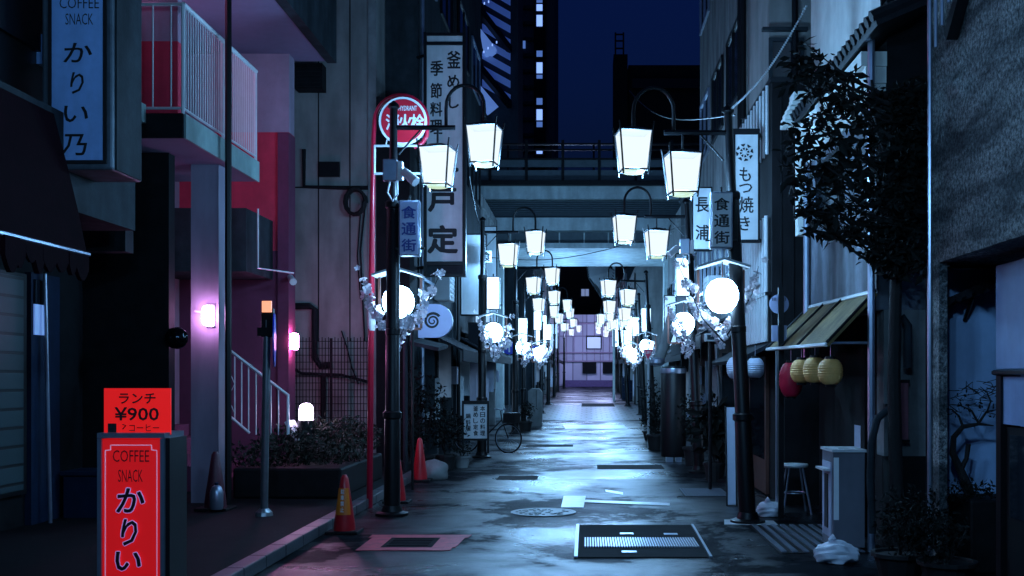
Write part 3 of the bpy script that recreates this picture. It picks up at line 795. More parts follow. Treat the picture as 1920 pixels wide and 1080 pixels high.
# ================================================================== LEFT SIDE
# --- coffee shop building
b1 = thing('shop_building', 'dark tiled coffee shop building with glass block window at the left edge', 'building', (-7, 7, 0))
MB().box(-10, -4.9, 2.5, 11.6, 3.96, 11).build('upper_wall', M['tilewall'], b1)
MB().box(-10, -4.55, 2.5, 10.75, 3.13, 3.955).build('fascia', M['slate'], b1)
MB().box(-10, -5.86, 2.5, 12.4, 0.11, 3.125).build('ground_wall', M['dark'], b1)
MB().box(-10.0, -4.93, 11.4, 11.6, 3.0, 3.955).build('end_beam', M['slate'], b1)
w = MB().box(-5.86, -5.80, 7.5, 11.05, .45, 2.72)
w.build('window', M['black'], b1)
MB().box(-5.798, -5.78, 7.6, 10.95, .5, 2.68).build('glass_block', M['tilesq'], b1)
dr = MB().box(-5.86, -5.79, 11.12, 11.72, .11, 2.75)
dr = dr.build('door', M['plasticblue'], b1)
MB().box(-5.789, -5.775, 11.16, 11.42, 2.10, 2.42).build('pane', M['blueglow'], dr)
MB().box(-5.789, -5.775, 11.16, 11.42, 2.425, 2.68).build('pane', M['glass'], dr)
MB().tube([(-5.68, 11.3, .11), (-5.74, 11.3, 2.75)], .02, 8).build('door_post', M['steel'], b1)
up = MB().box(-4.897, -4.86, 8.5, 9.9, 4.55, 6.2)
up.build('window', M['black'], b1)
MB().box(-4.897, -4.80, 11.0, 11.62, 4.42, 4.62).build('wall_coping', M['greenconc'], b1)
# awning
aw = thing('shop_awning', 'dark maroon canvas awning with torn valance over the coffee shop front', 'awning', (-4.4, 6, 2.7))
prof = [(-4.545, 3.90), (-4.50, 3.72), (-4.42, 3.42), (-4.34, 3.08), (-4.27, 2.74), (-4.255, 2.70), (-4.545, 2.70)]
MB().prism(prof, 'y', 3.0, 9.1).build('canvas', M['awnred'], aw)
MB().tube([(-4.245, 3.0, 2.70), (-4.245, 9.1, 2.70)], .018, 6).build('front_rail', M['steel'], aw)
vl = MB(); rg = random.Random(5)
y = 5.0
while y < 9.05:
    wd = rg.uniform(.12, .22); h = rg.uniform(.10, .30)
    n = 5
    top = [(y+wd*k/n, 2.69) for k in range(n+1)]
    bot = [(y+wd*k/n, 2.69-h*(0.55+.45*math.sin(math.pi*k/n))) for k in range(n, -1, -1)]
    vl.prism(top+bot, 'x', -4.256-rg.uniform(0, .03), -4.25+rg.uniform(.0, .03))
    y += wd*rg.uniform(.8, 1.1)
vl.build('valance', M['awnred'], aw)
# blue sign of the coffee shop
d = 9.3
sg_ = thing('projecting_sign', 'large pale blue vertical sign with black letters above the maroon awning', 'sign', (U(145, d), d, V(320, d)))
MB().box(U(78, d), U(211, d), d, d+.62, V(318, d), V(-60, d), .02).build('housing', mat('weathered_sign_box', (.14, .18, .22), .5, .3, var=.3, grime=.5), sg_)
MB().pbox(97, 192, -45, 300, d-.02, .016).build('face_panel', M['bluesign'], sg_)
e = MB()
for (x0, x1, y0, y1) in ((90, 96, -50, 306), (193, 199, -50, 306), (96, 193, 300.5, 306), (96, 193, -50, -45.5)): e.pbox(x0, x1, y0, y1, d-.022, .02)
e.build('border', M['letters'], sg_)
MB().box(U(210, d)+.002, U(210, d)+.02, d+.05, d+.57, V(316, d), V(-55, d)).build('side_panel', M['slate'], sg_)
MB().box(U(25, d), U(79, d)-.002, d+.2, d+.4, V(107, d), V(50, d)).build('bracket', M['bluesign'], sg_)
lettering([('か', 147, 99, 52, 36), ('り', 145, 156, 24, 40), ('い', 143, 214, 46, 30), ('乃', 140, 272, 46, 40)], d-.02, M['letters'], sg_, .012, .12)
lettering([('COFFEE', 149, 6, 74, 20), ('SNACK', 149, 36, 52, 21)], d-.02, M['letters'], sg_, -.006, 0, 'roman_lettering')
# small bluish box
t = thing('storage_box', 'low blue grey box standing by the dark shop doorway', 'box', (U(150, 11.7), 11.9, .11))
MB().pbox(118, 183, 892, 978, 11.7, .4, .01).build('body', M['plasticblue'], t)
MB().pbox(112, 189, 884, 892, 11.66, .48, .006).build('lid', M['plasticblue'], t)

# --- standing lit sign
d = 7.0
st = thing('standing_sign', 'red illuminated standing sign box with a lunch price card on its top', 'sign', (U(248, d), d+.15, .11))
x0, x1 = U(182, d), U(308, d)
fm = MB()
fm.box(x0, x0+.028, d, d+.34, .14, V(822, d)).box(x1-.028, x1, d, d+.34, .14, V(822, d))
fm.box(x0, x1, d, d+.34, V(822, d)+.002, V(812, d)).box(x0, x1, d, d+.34, .11, .138)
fm.build('frame', M['steel'], st)
MB().box(x1-.002, x1+.028, d+.02, d+.32, .14, V(822, d)).build('side_panel', M['black'], st)
MB().box(x0+.03, x1-.03, d+.012, d+.3, .142, V(823, d)).build('face_panel', M['redlit'], st)
ln = MB()
fx0, fx1 = U(196, d), U(293, d)
zt = V(835, d)
ch = .035
for off in (0,):
    pts = [(fx0, .18), (fx0, zt-ch), (fx0+ch, zt-ch*.9), (fx0+ch, zt), (fx1-ch, zt), (fx1-ch, zt-ch*.9), (fx1, zt-ch), (fx1, .18)]
    for a, b_ in zip(pts[:-1], pts[1:]):
        ln.tube([(a[0], d+.010, a[1]), (b_[0], d+.010, b_[1])], .004, 5)
ln.build('border_line', M['pinkline'], st)
its = [('か', 246, 938, 50, 44), ('り', 243, 998, 28, 48), ('い', 241, 1052, 48, 34), ('乃', 241, 1110, 46, 46)]
lettering(its, d+.006, M['violetline'], st, .055, .12, 'letter_edge')
lettering(its, d+.003, M['letters'], st, .018, .12)
lettering([('COFFEE', 246, 855, 68, 22), ('SNACK', 245, 892, 46, 23)], d+.012, M['letters'], st, -.004, 0, 'roman_lettering')
card = MB().pbox(195, 320, 728, 815, d+.1, .012).build('price_card', M['redcard'], st)
lettering([('ランチ', 258, 747, 68, 19), ('¥900', 257, 776, 82, 24)], d+.098, M['letters'], card, .02)
lettering([('コーヒー', 271, 802, 56, 13)], d+.098, M['letters'], card, .006, 0, 'small_lettering')
cp = MB().pbox(202, 218, 794, 811, d+.096, .003)
cp.tube([(U(218, d), d+.096, V(797, d)), (U(224, d), d+.096, V(799, d)), (U(218, d), d+.096, V(806, d))], .004, 5)
cp.build('cup_symbol', M['letters'], card)

# --- apartment building with pink lit balcony
b2 = thing('apartment_building', 'apartment building with pink and red walls and a lit balcony', 'building', (-6, 14, 0))
MB().box(-4.86, -4.52, 13.1, 13.45, .11, 4.27).build('pillar', M['pillar'], b2)
MB().box(-9, -4.865, 12.42, 12.6, .11, 4.265).build('garage_wall', M['dark'], b2)
MB().box(-9, -6.3, 12.6, 16.5, .11, 13).build('rear_wall', M['pinkwall'], b2)
dk = 14.26
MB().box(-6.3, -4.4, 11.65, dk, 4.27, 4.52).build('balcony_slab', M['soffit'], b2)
MB().box(-4.398, -4.375, 11.65, dk, 4.262, 4.53).build('slab_edge', M['greenconc'], b2)
MB().box(-6.3, -4.4, 11.62, 11.648, 4.262, 4.53).build('slab_end', M['dark'], b2)
MB().box(-6.3, -4.62, 12.05, 12.17, 4.52, 5.45).build('divider_lower', M['redwall'], b2)
MB().box(-6.3, -4.62, 12.05, 12.17, 5.451, 7.0).build('divider_upper', M['pinkwall'], b2)
rl = MB()
zr0, zr1 = 4.60, 5.74
rl.tube([(-4.42, 11.68, zr1), (-4.42, dk, zr1)], .028, 8).tube([(-4.42, 11.68, zr0), (-4.42, dk, zr0)], .016, 6)
n = 34
for i in range(n+1):
    y = 11.68 + (dk-11.70)*i/n
    r_ = .02 if i in (0, n, n//2) else .0085
    rl.tube([(-4.42, y, 4.52 if r_ > .01 else zr0), (-4.42, y, zr1)], r_, 6)
rl.tube([(-5.5, 11.68, zr1), (-4.42, 11.68, zr1)], .02, 6).tube([(-5.5, 11.68, zr0), (-4.42, 11.68, zr0)], .016, 6)
for i in range(5): rl.tube([(-5.35+i*.2, 11.68, zr0), (-5.35+i*.2, 11.68, zr1)], .0085, 6)
rl.build('balcony_railing', M['whitemetal'], b2)
dr = MB().box(-6.3, -6.24, 13.2, 14.4, 4.52, 6.7).build('balcony_door', M['whitemetal'], b2)
MB().box(-6.238, -6.22, 13.28, 14.32, 4.62, 6.62).build('pane', M['doorlit'], dr)
# tall camera facing wall of the stair wing
yw = 16.5; xr = U(542, yw)
zb = V(248, yw)
MB().box(-9, xr, yw, yw+.3, zb+.001, 13).build('wing_wall_upper', M['pinkwall'], b2)
MB().box(-9, xr, yw, yw+.3, V(470, yw)+.001, zb).build('wing_wall_red', M['redwall'], b2)
MB().box(-9, xr, yw, yw+.3, .11, V(470, yw)).build('wing_wall_lower', M['maroon'], b2)
MB().box(xr-.16, xr+.01, yw-.06, yw+.31, .11, V(250, yw)).build('corner_pier', M['maroon'], b2)
MB().box(-9, U(548, yw)-.3, 15.2, yw-.002, V(510, 15.3), V(392, 15.3)).build('stair_landing', M['slate'], b2)
MB().tube([(U(485, 15.2), 15.17, V(392, 15.2)), (U(485, 15.2), 15.17, V(503, 15.2)), (U(550, 16), 16.0, V(512, 16))], .014, 6).build('drain_pipe', M['whitemetal'], b2)
# second slab above
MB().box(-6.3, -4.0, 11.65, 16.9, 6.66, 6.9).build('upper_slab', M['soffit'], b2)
MB().box(-4.12, -3.97, 11.65, 16.93, 6.64, 8.2).build('upper_parapet', M['slate'], b2)
MB().box(-4.9, -4.125, 16.5, 16.93, 6.905, 8.2).build('upper_parapet_end', M['slate'], b2)
MB().tube([(U(428, 12.7), 12.7, .11), (U(428, 12.7), 12.7, 6.66)], .04, 8).build('downpipe', M['black'], b2)
MB().box(-5.6, -5.1, 11.72, 11.95, 6.62, 6.658).build('unseen_ceiling_lamp', M['ceilpink'], b2)  # second lamp, added out of view to brighten the red divider
MB().box(-5.7, -5.2, 12.3, 13.0, 6.62, 6.658).build('unseen_ceiling_lamp', M['ceilpink'], b2)
# stairs
sb = MB()
for k in range(9):
    sb.box(-5.9, -4.72, 14.0+k*.26-.001, 16.45, .11+k*.0, .11+.18*(9-k) if False else .111+.17*(k+1))
# stairs climbing away from the street behind the railing
sb = MB()
for k in range(8):
    sb.box(-4.85-.27*(k+1), -4.85-.27*k-.002, 14.4, 15.9, .111, .11+.17*(k+1))
sb.build('stair', M['maroon'], b2)
sr = MB()
dS = 14.3
def sp(px, py): return (U(px, dS), dS, V(py, dS))
sr.tube([sp(405, 640), sp(428, 655), sp(540, 741), sp(540, 815)], .022, 6)
sr.tube([sp(405, 762), sp(428, 778), sp(468, 812)], .018, 6)
for px in (440, 453, 466, 480, 494, 508, 522):
    yt = 655+(px-428)*(741-655)/112.
    yb = min(778+(px-428)*.85, 815)
    sr.tube([sp(px, yt), sp(px, yb)], .009, 6)
sr.tube([sp(428, 690), sp(440, 720), sp(428, 745), sp(440, 775)], .006, 5)
sr.box(U(541, dS), U(560, dS), dS-.02, dS+.3, .11, V(790, dS)) if False else None
sr.build('stair_railing', M['whitemetal'], b2)
def wall_lamp(px, py, d, label, m, w, h, arm):
    t = thing('wall_lamp', label, 'wall lamp', (U(px, d), d, V(py, d)), 'pink wall lamps of the apartment entrance')
    x, z = U(px, d), V(py, d)
    MB().box(x-w*.35, x+w*.35, d+.03, d+.07, z-h*.55, z+h*.55, .01).build('back_plate', M['whitemetal'], t)
    MB().box(x-w/2, x+w/2, d-.10, d+.028, z-h/2, z+h/2, .058).build('lamp_glass', m, t, smooth=True)
    if arm: MB().tube([(x-.19, d+.03, z+.06), (x-.06, d+.03, z+.04)], .012, 6).build('bracket', M['whitemetal'], t)
wall_lamp(392, 592, 13.03, 'glowing oval wall lamp on the purple lit pillar', M['wallpink'], .15, .25, True)
tw = thing('wall_lamp', 'glowing narrow wall lamp at the corner of the maroon stair wall', 'wall lamp', (xr+.10, 16.5, V(640, 16.45)), 'pink wall lamps of the apartment entrance')
MB().box(xr+.011, xr+.03, 16.44, 16.56, V(640, 16.45)-.12, V(640, 16.45)+.12, .004).build('back_plate', M['whitemetal'], tw)
MB().box(xr+.031, xr+.135, 16.42, 16.58, V(640, 16.45)-.125, V(640, 16.45)+.125, .03).build('lamp_glass', M['wallrose'], tw, smooth=True)
t = thing('security_camera', 'small white bullet camera on the corner of the stair wall', 'camera', (U(548, 16.4), 16.4, V(520, 16.4)))
MB().tube([(U(543, 16.4), 16.42, V(519, 16.4)), (U(550, 16.4), 16.25, V(522, 16.4)), (U(560, 16.4), 16.1, V(532, 16.4))], [.04, .045, .055], 10).build('body', M['whitemetal'], t, smooth=True)
MB().tube([(U(541, 16.4), 16.44, V(519, 16.4)), (U(546, 16.4), 16.36, V(519, 16.4))], .025, 8).build('mount', M['whitemetal'], t)
t = thing('convex_mirror', 'glossy black dome mirror mounted in the dark garage entrance', 'mirror', (U(333, 12.4), 12.35, V(635, 12.4)))
MB().lathe([(.13, 0.0), (.125, -.05), (.09, -.10), (.03, -.125), (.003, -.127)], (U(333, 12.4), 12.38, V(634, 12.4)), 20, 'y').build('dome', mat('mirror_dome', (.02, .025, .03), .1, .9), t, smooth=True)
MB().box(U(333, 12.4)-.02, U(333, 12.4)+.02, 12.38, 12.42, V(634, 12.4)-.02, V(634, 12.4)+.02).build('mount', M['black'], t)

# --- grey concrete building
d = 18.5
b3 = thing('concrete_building', 'plain grey concrete building wall with pipes behind the red hydrant pole', 'building', (-5, 19, 0))
xe = U(706, d)
MB().box(-9, xe, d, d+.8, 0, 13).build('wall', M['conc'], b3)
sm = MB()
for px in (596, 655): sm.pbox(px, px+2.2, -300, 640, d-.006, .005)
sm.pbox(550, 705, 350, 352.5, d-.006, .005)
sm.build('wall_joint', M['dark'], b3)
MB().pbox(690, 705, -400, 1050, d-.05, .049).build('corner_trim', M['conc2'], b3)
pp = MB()
def pz(pts, r_, dd): pp.tube([(U(a, dd), dd, V(b_, dd)) for a, b_ in pts], r_, 8)
pz([(570, 280), (570, 350), (640, 352), (690, 352)], .035, d-.06)
pz([(552, 574), (580, 574), (590, 580), (590, 670), (600, 686), (622, 684)], .055, d-.09)
pz([(548, 690), (565, 700), (640, 703), (690, 716)], .025, d-.12)
pz([(606, 700), (606, 800)], .05, d-.1)
pz([(640, 620), (650, 650), (660, 690), (672, 720)], .012, d-.08)
pz([(684, 390), (676, 470), (680, 560), (684, 640)], .015, d-.06)
pz([(676, 400), (670, 480), (676, 560)], .012, d-.06)
pp.build('pipework', M['dark'], b3)
MB().pbox(598, 636, 303, 331, d-.08, .079).build('vent', M['black'], b3)
ac = MB().pbox(552, 604, 118, 166, d-.3, .28)
for i in range(6): ac.pbox(556, 600, 124+i*7, 127+i*7, d-.315, .014)
ac.build('vent_unit', M['dark'], b3)
MB().tube([(U(672, d)+.17*math.cos(a*.5), d-.12-.01*a, V(383, d)+.22*math.sin(a*.5)) for a in range(0, 26)], .03, 6).build('cable_coil', M['rubber'], b3)
fn = thing('mesh_fence', 'wire mesh fence along the foot of the grey concrete wall', 'fence', (U(620, 17.6), 17.6, .11))
f = MB(); df = 17.7
for px in range(550, 694, 6): f.tube([(U(px, df), df, .11), (U(px, df), df, V(632+(px % 4), df))], .007, 4)
for py in range(640, 860, 13): f.tube([(U(549, df), df-.012, V(py, df)), (U(693, df), df-.012, V(py, df))], .006, 4)
f.build('wire_mesh', M['dark'], fn)
f = MB()
for px in (549, 620, 693): f.tube([(U(px, df), df+.03, .0), (U(px, df), df+.03, V(634, df))], .025, 6)
f.build('fence_post', M['dark'], fn)

# hydrant sign
d = 13.55
hy = thing('hydrant_sign', 'round red fire hydrant sign on a red pole with a curved top', 'sign', (U(695, d), d, 0))
pts = [(U(693, d), d, 0), (U(697, d), d, V(500, d)), (U(700, d), d, V(260, d)), (U(703, d), d, V(222, d))]
for k in range(1, 14):
    a = math.pi*(1-k/13*1.05)
    pts.append((U(752, d)+.335*math.cos(a), d, V(228, d)+.335*math.sin(a)))
pts += [(U(800, d), d, V(255, d)), (U(792, d), d, V(268, d)), (U(776, d), d, V(276, d))]
MB().tube(pts, [.038]*2+[.028]*(len(pts)-2), 12).build('pole', M['redmetal'], hy, smooth=True)
MB().lathe([(.04, V(620, d)), (.05, V(610, d)), (.05, V(585, d)), (.04, V(575, d))], (U(697, d), d, 0), 12).build('pole_band', M['whitemetal'], hy)
cxs, czs = U(757, d), V(229, d)
MB().lathe([(.305, .0), (.305, .018), (.003, .018)], (cxs, d-.06, czs), 36, 'y').build('sign_rim', M['whitepaint'], hy)
MB().lathe([(.275, -.004), (.275, -.001), (.003, -.001)], (cxs, d-.061, czs), 36, 'y').build('sign_face', M['redsign'], hy)
MB().tube([(cxs, d-.03, czs-.3), (cxs, d-.01, czs+.33)], .014, 6).build('hanger', M['redmetal'], hy)
lettering([('消', 736, 229, 24, 29), ('火', 760, 229, 24, 29), ('栓', 783, 229, 24, 29)], d-.064, M['whitepaint'], hy, .028)
lettering([('FIRE HYDRANT', 757, 203, 50, 9)], d-.064, M['whitepaint'], hy, .02, 0, 'roman_lettering')
r_ = MB()
for py in (274, 326): r_.tube([(U(702, d), d-.02, V(py, d)), (U(795, d), d-.02, V(py, d))], .016, 6)
r_.tube([(U(703, d), d-.02, V(274, d)), (U(703, d), d-.02, V(326, d))], .016, 6)
r_.tube([(U(728, d), d-.03, V(256, d)), (U(724, d), d-.03, V(274, d))], .008, 6)
r_.build('bracket', M['whitemetal'], hy)

# no-parking sign pole seen edge on
d = 11.9
t = thing('road_sign', 'grey pole with a blue round road sign turned sideways and an orange beacon', 'sign', (U(497, d), d, .11))
MB().tube([(U(495, d), d, .1), (U(501, d), d, V(600, d))], .042, 10).build('pole', M['greymetal'], t, smooth=True)
MB().lathe([(.10, .11), (.09, .15), (.05, .19)], (U(495, d), d, 0), 12).build('base_collar', M['greymetal'], t)
# sign disc facing the street
disc = MB().lathe([(.30, 0.0), (.30, .014), (.003, .014)], (0, 0, 0), 28, 'x')
c_, s_ = math.cos(R(14)), math.sin(R(14))
disc.v = [(U(505, d)+.05+x*c_-y*s_, d+x*s_+y*c_, V(638, d)+z) for x, y, z in disc.v]
disc.build('sign_disc', M['blueround'], t)
MB().box(U(494, d), U(512, d), d-.06, d-.045, V(586, d)-.0, V(565, d)).build('beacon', M['orangelit'], t)
MB().pbox(489, 512, 578, 632, d-.04, .07, .01).pbox(482, 512, 614, 630, d-.05, .08).build('housing', M['black'], t)

# traffic cones
def make_cone(label, sheet):
    t = thing('traffic_cone', label, 'traffic cone', (0, 0, 0), 'red traffic cones at the kerb')
    MB().box(-.17, .17, -.17, .17, 0, .03, .008).build('base', M['rubber'], t, local=True)
    MB().lathe([(.115, .03), (.112, .09), (.075, .34), (.040, .585), (.028, .60), (.022, .615)], (0, 0, 0), 20).build('cone_body', M['cone'], t, local=True, smooth=True)
    if sheet:
        s = MB(); n = 8
        vs, fs = [], []
        for k in range(n+1):
            a = R(-90-52) + R(104)*k/n
            vs += [(.103*math.cos(a), .103*math.sin(a), .20), (.066*math.cos(a), .066*math.sin(a), .48)]
        for k in range(n): fs.append((2*k, 2*k+2, 2*k+3, 2*k+1))
        s.add(vs, fs).build('reflective_sheet', M['orange'], t, local=True)
        tm = MB()
        for k, chh in enumerate('駐車禁止'): put_text(tm, chh, 0, .445-.062*k, .035, .05, -.082-.0082*k-.012, .02)
        tm.build('lettering', M['whitepaint'], t, local=True)
    return t
cA = make_cone('red traffic cone with an orange reflective sheet at the kerb', True)
cA.location = (U(646, 11.35), 11.35, 0.0)
cB = make_cone('red traffic cone half hidden behind the left lamp post', False); cB.location = (U(742, 14.1)+.02, 14.1, 0)
cC = copy_tree(cB); cC['label'] = 'red traffic cone beside the boulder, farthest from the viewer'; cC.location = (U(787, 17), 17, 0); cC.scale = (1.05, 1.05, 1.12)
cD = copy_tree(cB); cD['label'] = 'dark traffic cone standing on the pavement by the purple pillar'; cD.location = (U(404, 12.45), 12.45, .11); cD.scale = (1.1, 1.1, 1.1)
for o in cD.children: o.data = o.data.copy()
for o in cD.children:
    if o.name.startswith('cone_body'): o.data.materials[0] = mat('faded_cone_plastic', (.10, .015, .03), .5)
t = thing('water_weight', 'clear blue plastic weight hanging on the dark cone by the pillar', 'cone weight', (U(405, 12.2), 12.2, .15))
MB().lathe([(.065, .14), (.075, .18), (.075, .34), (.05, .40), (.02, .42)], (U(405, 12.2), 12.22, 0), 14).build('bottle', M['steel'], t, smooth=True)
MB().lathe([(.022, .42), (.022, .45), (.003, .452)], (U(405, 12.2), 12.22, 0), 10).build('cap', M['plasticblue'], t)

# hedge planter
pt = thing('hedge_planter', 'low dark block planter with a shaggy hedge in front of the stairs', 'planter', (-3.8, 14.7, .11))
pb = MB().box(-4.5, -3.12, 13.55, 16.3, .11, .50, .03)
pb.build('planter_box', M['planter'], pt)
rg = random.Random(11)
hg = MB()
for (x, y, z, r_) in [(-4.3, 13.9, .62, .35), (-3.9, 14.0, .68, .35), (-3.5, 14.1, .62, .33), (-4.2, 14.6, .75, .4), (-3.7, 14.7, .78, .42), (-3.3, 14.8, .66, .3), (-4.1, 15.4, .80, .4), (-3.6, 15.4, .85, .42), (-3.3, 15.7, .8, .32), (-4.2, 16, .8, .35)]:
    hg.leaves((x, y, z), (r_, r_, r_*.7), 330, .085, rg)
hg.build('hedge', M['foliage2'], pt)
hs = MB().lathe([(.36, .0), (.34, .12), (.25, .24), (.1, .31), (.01, .32)], (U(640, 15.9), 15.9, V(808, 15.9)), 14)
t = thing('clipped_shrub', 'dark rounded clipped shrub behind the hedge by the red pole', 'shrub', (U(640, 15.9), 15.9, .5))
cs = MB().leaves((U(640, 15.9), 15.9, V(812, 15.9)), (.42, .3, .24), 700, .05, rg)
cs.build('foliage', M['foliage'], t)
MB().tube([(U(640, 15.9), 15.9, .45), (U(640, 15.9), 15.9, .85)], .03, 6).build('trunk', M['bark'], t)
# bollard light
d = 15.0
t = thing('bollard_light', 'short black bollard lamp with a glowing domed top in the hedge', 'lamp', (U(574, d), d, .11))
MB().tube([(U(574, d), d, .12), (U(574, d), d, V(788, d))], .115, 16).build('post', M['black'], t, smooth=True)
MB().lathe([(.098, V(787, d)), (.10, V(775, d)), (.09, V(762, d)), (.05, V(757, d)), (.005, V(756, d))], (U(574, d), d, 0), 18).build('lamp_glass', M['bollard'], t, smooth=True)
MB().slab([(U(545, d), d-.2, V(788, d)), (U(566, d), d-.2, V(824, d)), (U(566, d), d+.2, V(824, d)), (U(545, d), d+.2, V(788, d))], .04).build('stringer', M['woodpale'], b2)

# --- shops function
def shop(label, side, d0, d1, X, h, wm, seed, awn=None, wins=2, lit=3, door=True, cat='building', depth=5.0):
    rg = random.Random(seed)
    s = side; z0 = gz(d0)
    t = thing('shop_house', label, cat, (s*X, (d0+d1)/2, z0), 'narrow shop houses lining the alley')
    xa, xb = s*X, s*(X+depth)
    W = MB()
    W.box(xa, xb, d0, d1, z0+2.75, z0+h)
    W.box(xa, xb, d0, d0+.25, z0-.1, z0+2.749).box(xa, xb, d1-.25, d1, z0-.1, z0+2.749)
    m_ = (d0+d1)/2
    W.box(xa, s*(X+.3), m_-.12, m_+.12, z0-.1, z0+2.749)
    W.box(s*(X-.06), s*(X+.02)-s*.021, d0, d1, z0+h-.35, z0+h-.05)
    W.build('wall', wm, t)
    MB().box(s*(X+.42), s*(X+.5), d0+.251, d1-.251, z0-.1, z0+2.748).build('shopfront', M['darkwood'], t)
    # shop windows and door
    for k, (y0, y1) in enumerate(((d0+.5, m_-.3), (m_+.3, d1-.5))):
        if y1-y0 < .5: continue
        if k == 0 and door:
            f = MB()
            f.box(s*(X+.36), s*(X+.418), y0, y0+.06, z0, z0+2.1).box(s*(X+.36), s*(X+.418), y1-.06, y1, z0, z0+2.1)
            f.box(s*(X+.36), s*(X+.418), y0+.061, y1-.061, z0+2.04, z0+2.1).box(s*(X+.36), s*(X+.418), (y0+y1)/2-.04, (y0+y1)/2+.04, z0, z0+2.03)
            f = f.build('sliding_door', M['wood'], t)
            MB().box(s*(X+.385), s*(X+.40), y0+.07, y1-.07, z0+.5, z0+2.0).build('pane', M['shoplit'] if lit & 1 else M['glass'], f)
        else:
            f = MB()
            f.box(s*(X+.33), s*(X+.418), y0, y1, z0+.7, z0+.78).box(s*(X+.33), s*(X+.418), y0, y1, z0+2.1, z0+2.18)
            for q in range(5):
                yy = y0+(y1-y0-.04)*q/4
                f.box(s*(X+.345), s*(X+.40), yy, yy+.04, z0+.781, z0+2.099)
            f = f.build('window', M['wood'], t)
            MB().box(s*(X+.403), s*(X+.415), y0+.02, y1-.02, z0+.782, z0+2.098).build('pane', M['shoplit'] if lit & 2 else M['glass'], f)
    # upper windows
    zz = z0+3.5
    while zz+1.6 < z0+h:
        for q in range(wins):
            yc = d0+(d1-d0)*(q+.5)/wins
            w2 = min(1.0, (d1-d0)/wins*.36)
            f = MB()
            f.box(s*(X-.05), s*X-s*.001, yc-w2, yc+w2, zz-.06, zz).box(s*(X-.05), s*X-s*.001, yc-w2, yc+w2, zz+1.2, zz+1.26)
            for yy in (yc-w2, yc-.025, yc+w2-.05): f.box(s*(X-.045), s*X-s*.001, yy, yy+.05, zz+.001, zz+1.199)
            f = f.build('window', M['steel'] if rg.random() < .6 else M['black'], t)
            MB().box(s*(X-.02), s*X-s*.002, yc-w2+.03, yc+w2-.03, zz+.002, zz+1.198).build('pane', M['blueglow'] if rg.random() < .10 else M['glass'], f)
        zz += 2.9
    if awn:
        a = MB(); o_ = rg.uniform(.55, .85); za = z0+rg.uniform(2.55, 2.75)
        a.slab([(s*X-s*.002, d0+.2, za), (s*(X-o_), d0+.2, za-.38), (s*(X-o_), d1-.3, za-.38), (s*X-s*.002, d1-.3, za)], .03)
        a.box(s*(X-o_)-.012, s*(X-o_)+.012, d0+.2, d1-.3, za-.60, za-.385)
        a.build('awning', awn, t)
    u = MB(); ya = d0+rg.uniform(.6, max(.7, d1-d0-1.4)); zu = z0+rg.uniform(2.95, 3.3)
    u.box(s*(X-.32), s*X-s*.002, ya, ya+.75, zu, zu+.55, .02)
    for k in range(5): u.box(s*(X-.334), s*(X-.321), ya+.08, ya+.67, zu+.07+k*.09, zu+.11+k*.09)
    u.build('air_conditioner', M['woodpale'], t)
    g = MB().tube([(s*(X-.05), d0+.12, z0), (s*(X-.05), d0+.12, z0+h-.3)], .04, 8)
    g.build('downpipe', M['steel'] if seed % 2 else M['black'], t)
    # pale boards, curtains and pipes on the ground floor
    for q in range(5):
        y = d0+.3+(d1-d0-.6)*(q+rg.random()*.8)/5
        hh = rg.uniform(.5, 1.3); zb_ = z0+rg.uniform(.3, 1.3); ww = rg.uniform(.08, .35)
        MB().box(s*(X-.05-.1*rg.random()), s*(X+.3), y, y+.05, zb_, zb_+hh).box(s*(X+.29), s*(X+.335), y, y+ww, zb_, zb_+hh).build('notice_board', M[rg.choice(['signwhite', 'woodpale', 'steel', 'paperw', 'slate'])], t)
    cu = MB()
    yc = m_+.35
    while yc < d1-.7:
        cu.box(s*(X+.26), s*(X+.275), yc, yc+.28, z0+1.75, z0+2.35); yc += .31
    if cu.v: cu.build('door_curtain', M[rg.choice(['slate', 'paperw', 'maroon'])], t)
    # wires and meter
    g = MB().box(s*(X-.14), s*X-s*.002, d1-.2-.25, d1-.2, z0+1.5, z0+1.9, .01)
    g.build('meter_box', M['steel'], t)
    return t

shop('tall dark slate shop house behind the big framed restaurant sign', -1, 19.35, 24.4, 3.05, 13, M['slate'], 1, M['awndark'], 2, 2)
shop('dark shop house with awning behind the parked bicycle', -1, 24.45, 30.2, 3.0, 13.5, M['slate'], 2, M['awndark'], 2, 2)
shop('pale shop house on the left just before the overhead bridge', -1, 30.25, 37.5, 3.2, 7.2, M['conc2'], 3, M['awndark'], 3, 1)
shop('grey shop house on the left just beyond the overhead bridge', -1, 54, 60.9, 2.75, 7, M['slate'], 4, M['awndark'], 3, 3)
shop('pale plaster shop house on the left in front of the seventh lamp', -1, 61.1, 69, 2.6, 7.5, M['conc2'], 5, None, 3, 2)
shop('grey weathered shop house on the left near the far end', -1, 69.1, 83, 2.45, 8, M['conc'], 6, M['awndark'], 4, 1)
shop('tall pale concrete shop house behind the white cloth sign on the right', 1, 17.3, 24.0, 2.55, 12, M['conc2'], 8, M['awndark'], 3, 1)
shop('lower slate shop house on the right behind the two character sign', 1, 24.05, 30.6, 2.7, 7.0, M['slate'], 9, M['awndark'], 2, 2)
shop('pale shop house on the right just before the overhead bridge', 1, 30.65, 37.5, 2.85, 6.8, M['conc2'], 10, M['awndark'], 3, 0)
shop('grey shop house on the right just beyond the overhead bridge', 1, 54, 62, 2.5, 7, M['conc'], 12, M['awndark'], 3, 1)
shop('dark shop house on the right beside the seventh lamp', 1, 62.1, 72, 2.35, 7.6, M['slate'], 13, M['awndark'], 3, 3)
shop('pale plaster shop house on the right near the far end', 1, 72.1, 83, 2.2, 7.5, M['conc2'], 14, None, 4, 2)

